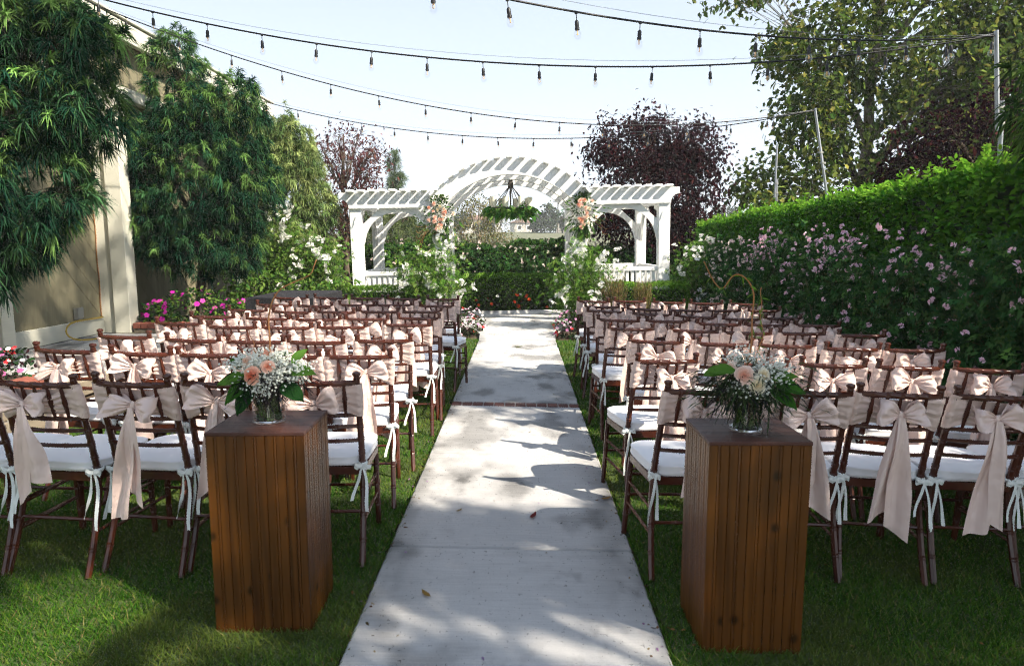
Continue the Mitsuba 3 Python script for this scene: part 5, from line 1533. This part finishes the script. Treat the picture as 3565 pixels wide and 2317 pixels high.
bed_plants('round mound of pale pink and red flowers at the left end of the lawn', [((-1.0, 11.55, .12), (.36, .40, .32)), ((-.85, 11.9, .12), (.3, .3, .3))], 900, 95, [(.80, .52, .62), (.82, .62, .70), (.75, .36, .55), (.84, .80, .80), (.62, .05, .05)], 401, leafc=[(0.035, 0.05, 0.03), (0.055, 0.03, 0.03), (0.05, 0.09, 0.03)])
bed_plants('round mound of bright pink flowers at the right end of the lawn', [((.98, 11.25, .12), (.38, .42, .33)), ((1.4, 11.3, .12), (.35, .35, .3))], 1100, 120, [(.78, .38, .58), (.82, .55, .70), (.70, .28, .50), (.62, .06, .07)], 402, leafc=[(0.025, 0.045, 0.025), (0.05, 0.025, 0.028), (0.03, 0.06, 0.025)])
bed_plants('red and white flowers along the foot of the low box hedge under the arch', [((-.75, 15.8, .10), (.4, .13, .26)), ((-.2, 15.8, .14), (.45, .13, .30)), ((.35, 15.82, .1), (.4, .13, .24)), ((.9, 15.85, .08), (.5, .12, .2))], 1100, 34, [(.75, .07, .03), (.78, .10, .04), (.80, .14, .06), (.84, .84, .82)], 403, 0.075, 0.042)
bed_plants('magenta flowers with yellowish green leaves in the brick planter by the white post', [((-4.95, 10.3, .52), (.50, .28, .34)), ((-4.35, 10.3, .45), (.38, .25, .24)), ((-5.45, 10.25, .45), (.25, .2, .22))], 1200, 46, [(.60, .03, .40), (.66, .05, .46), (.70, .09, .42)], 404, 0.085, 0.042, leafc=[(0.05, 0.12, 0.025), (0.13, 0.22, 0.04), (0.03, 0.07, 0.025)])
bed_plants('red and white flowers in the near brick planter at the left edge', [((-5.0, 5.55, .52), (.34, .22, .26)), ((-4.55, 5.6, .5), (.35, .22, .22)), ((-4.2, 5.55, .48), (.25, .2, .18))], 900, 90, [(.62, .04, .05), (.84, .83, .84), (.60, .18, .40), (.82, .82, .82)], 405, 0.06, 0.022, leafc=[(0.03, 0.06, 0.03), (0.05, 0.025, 0.03), (0.04, 0.09, 0.03)])
bed_plants('leafy ground planting with small pale pink flowers under the yellowish evergreen', [((-4.2, 11.9, .28), (.8, .35, .28)), ((-3.4, 11.7, .22), (.6, .35, .22)), ((-4.9, 12.6, .3), (.5, .3, .3))], 1500, 28, [(.80, .5, .55), (.7, .2, .25), (.83, .7, .7)], 406, 0.08, 0.032, leafc=[(0.05, 0.11, 0.025), (0.09, 0.16, 0.03)])


def broom(label, x, y, h, rad, n, seed, cols):
    r = np.random.default_rng(seed)
    k = thing('wispy_shrub', label, 'shrub')
    a = r.random(n) * 6.283; q = np.sqrt(r.random(n))
    P = np.stack([x + rad * .35 * q * np.cos(a), y + rad * .35 * q * np.sin(a), 0 * a], 1)
    tp = np.stack([x + rad * q * np.cos(a), y + rad * q * np.sin(a), h * (.7 + .35 * r.random(n))], 1)
    ms = [tube(bez(p, p * .5 + t * .5 + [0, 0, .1], t, 4), [.005, .004, .003, .0015], 3, False) for p, t in zip(P, tp)]
    part(k, 'stems', shp(join(ms), 'tinted', True, np.repeat(tints(n, 1, [(0.20, 0.12, 0.06), (0.16, 0.10, 0.05)], r=r), 12, 0)), kind='stuff')
    per = 16
    t_ = .35 + .65 * r.random((n, per, 1))
    Q = (P[:, None] * (1 - t_) + tp[:, None] * t_).reshape(-1, 3) + .012 * r.normal(size=(n * per, 3))
    m = leafs(Q, r.normal(size=(n * per, 3)) * [.4, .4, .3] + [0, 0, 1], .07, .009, BLADE2, .05, r=r)
    part(k, 'foliage', shp(m, 'leaf_matte', True, tints(n * per, 5, cols, r=r)), kind='stuff')


broom('wispy olive green shrub before the right wing of the arbor, nearest the arch', 1.68, 12.0, .92, .26, 150, 501, [(.10, .13, .035), (.15, .16, .05), (.2, .15, .06)])
broom('wispy brownish shrub before the right wing of the arbor, beside the box hedge', 2.18, 11.95, .86, .17, 90, 502, [(.16, .16, .05), (.22, .19, .07)])

# ---------------------------------------------------------------- far background beyond the garden
fr_ = np.random.default_rng(600)
FT = [('round bluish tree far beyond the garden, right of the distant house', 4.5, 150, 4.2, 3.0), ('distant bushy tree, right one of the pair seen in the arch', 11.0, 148, 5.0, 3.6), ('distant bushy tree, left one of the pair seen in the arch', 6.4, 146, 5.2, 3.6),
      ('broad distant tree seen through the right wing of the arbor', 25.0, 150, 6.0, 5.4), ('distant tree behind the right post of the arch', 17.0, 152, 4.6, 3.4), ('distant tree seen at the right edge of the right wing', 33.0, 150, 5.2, 4.2), ('distant tree left of the house in the arch', -6.0, 150, 3.8, 3.4),
      ('distant tree behind the olive tree', -13.0, 150, 5.0, 4.5), ('distant tree beyond the young pine', -24.0, 140, 5.5, 5.0), ('distant tree beyond the reddish tree', -38.0, 140, 7.0, 6.0), ('distant tree beyond the purple tree', 46.0, 150, 6.5, 6.0), ('far tree beyond the hedge end', 60.0, 150, 6.0, 6.0)]
for q, (lab, x, y, h, w) in enumerate(FT):
    zb = float(far_h(np.array([x]), np.array([y]))[0])
    bl = [((x + w * .3 * fr_.normal(), y, zb + h * (.55 + .15 * fr_.normal())), (w * .34, w * .3, h * .33)) for _ in range(5)] + [((x, y, zb + h * .5), (w * .5, w * .4, h * .4))]
    broadleaf('distant_tree', lab, (x, y, zb - .3), (x, y, zb + h * .8), bl, 1100, .62, .42, OVAL, 610 + q, [(.045, .07, .035), (.07, .10, .045), (.035, .055, .03)], None, 6, .22, lo=.4, hole=.25, ntip=70, twr=.05, spread=.28)


def house(label, x, y, w, d, h, rz, col='far_wall'):
    k = thing('house', label, 'house')
    zb = float(far_h(np.array([x]), np.array([y]))[0]) - .3
    M = mat4((x, y, zb), rz=rz)
    part(k, 'wall', shp(box(-w / 2, w / 2, -d / 2, d / 2, 0, h, .02), col), M)
    v = [(-w / 2 - .4, -d / 2 - .4, h + .01), (w / 2 + .4, -d / 2 - .4, h + .01), (w / 2 + .4, d / 2 + .4, h + .01), (-w / 2 - .4, d / 2 + .4, h + .01), (-w / 2 + d * .4, 0, h + d * .22), (w / 2 - d * .4, 0, h + d * .22), (-w / 2 - .4, -d / 2 - .4, h + .16), (w / 2 + .4, -d / 2 - .4, h + .16), (w / 2 + .4, d / 2 + .4, h + .16), (-w / 2 - .4, d / 2 + .4, h + .16)]
    rf = part(k, 'roof', shp(hull(v), 'roof_shingle'), M)
    part(rf, 'chimney', shp(box(w * .18, w * .18 + .6, .2, .8, h + d * .1, h + d * .34, .03), col), M)
    for i in range(int(w / 2.6)):
        c = -w / 2 + 1.4 + i * 2.5
        wd = part(k, 'window', shp(box(c - .55, c + .55, -d / 2 - .06, -d / 2 - .003, h * .45, h * .8, .01), 'white_paint'), M)
        part(wd, 'pane', shp(box(c - .45, c + .45, -d / 2 - .09, -d / 2 - .062, h * .49, h * .76, .01), 'black_rubber'), M)


house('distant pale house with a low roof seen through the middle of the arch', 1.0, 185, 6.5, 5, 3.2, .25)
house('distant low pale house behind the right post of the arch', 13.5, 165, 9, 6, 3.4, -.2)
house('distant house left of the bushy trees beyond the roses', -9.5, 170, 9, 6, 3.4, .1)
p = thing('utility_pole', 'distant utility pole with a crossarm, beyond the arch', 'utility pole')
zb = float(far_h(np.array([8.6]), np.array([158.0]))[0])
part(p, 'shaft', shp(tube([(8.6, 158, zb - .5), (8.6, 158, zb + 7.6)], .13, 8), 'bark', True))
part(p, 'crossarm', shp(box(7.5, 9.7, 157.9, 158.06, zb + 6.9, zb + 7.1, .02), 'bark'))

k = thing('haze', 'thin bright summer haze in the air', 'haze', kind='stuff')
scene[k] = {'type': 'cube', 'to_world': T().translate([0, 290, 6.0]).scale([500, 380, 12.0]), 'bsdf': {'type': 'null'}, 'interior': {'type': 'ref', 'id': 'air'}}
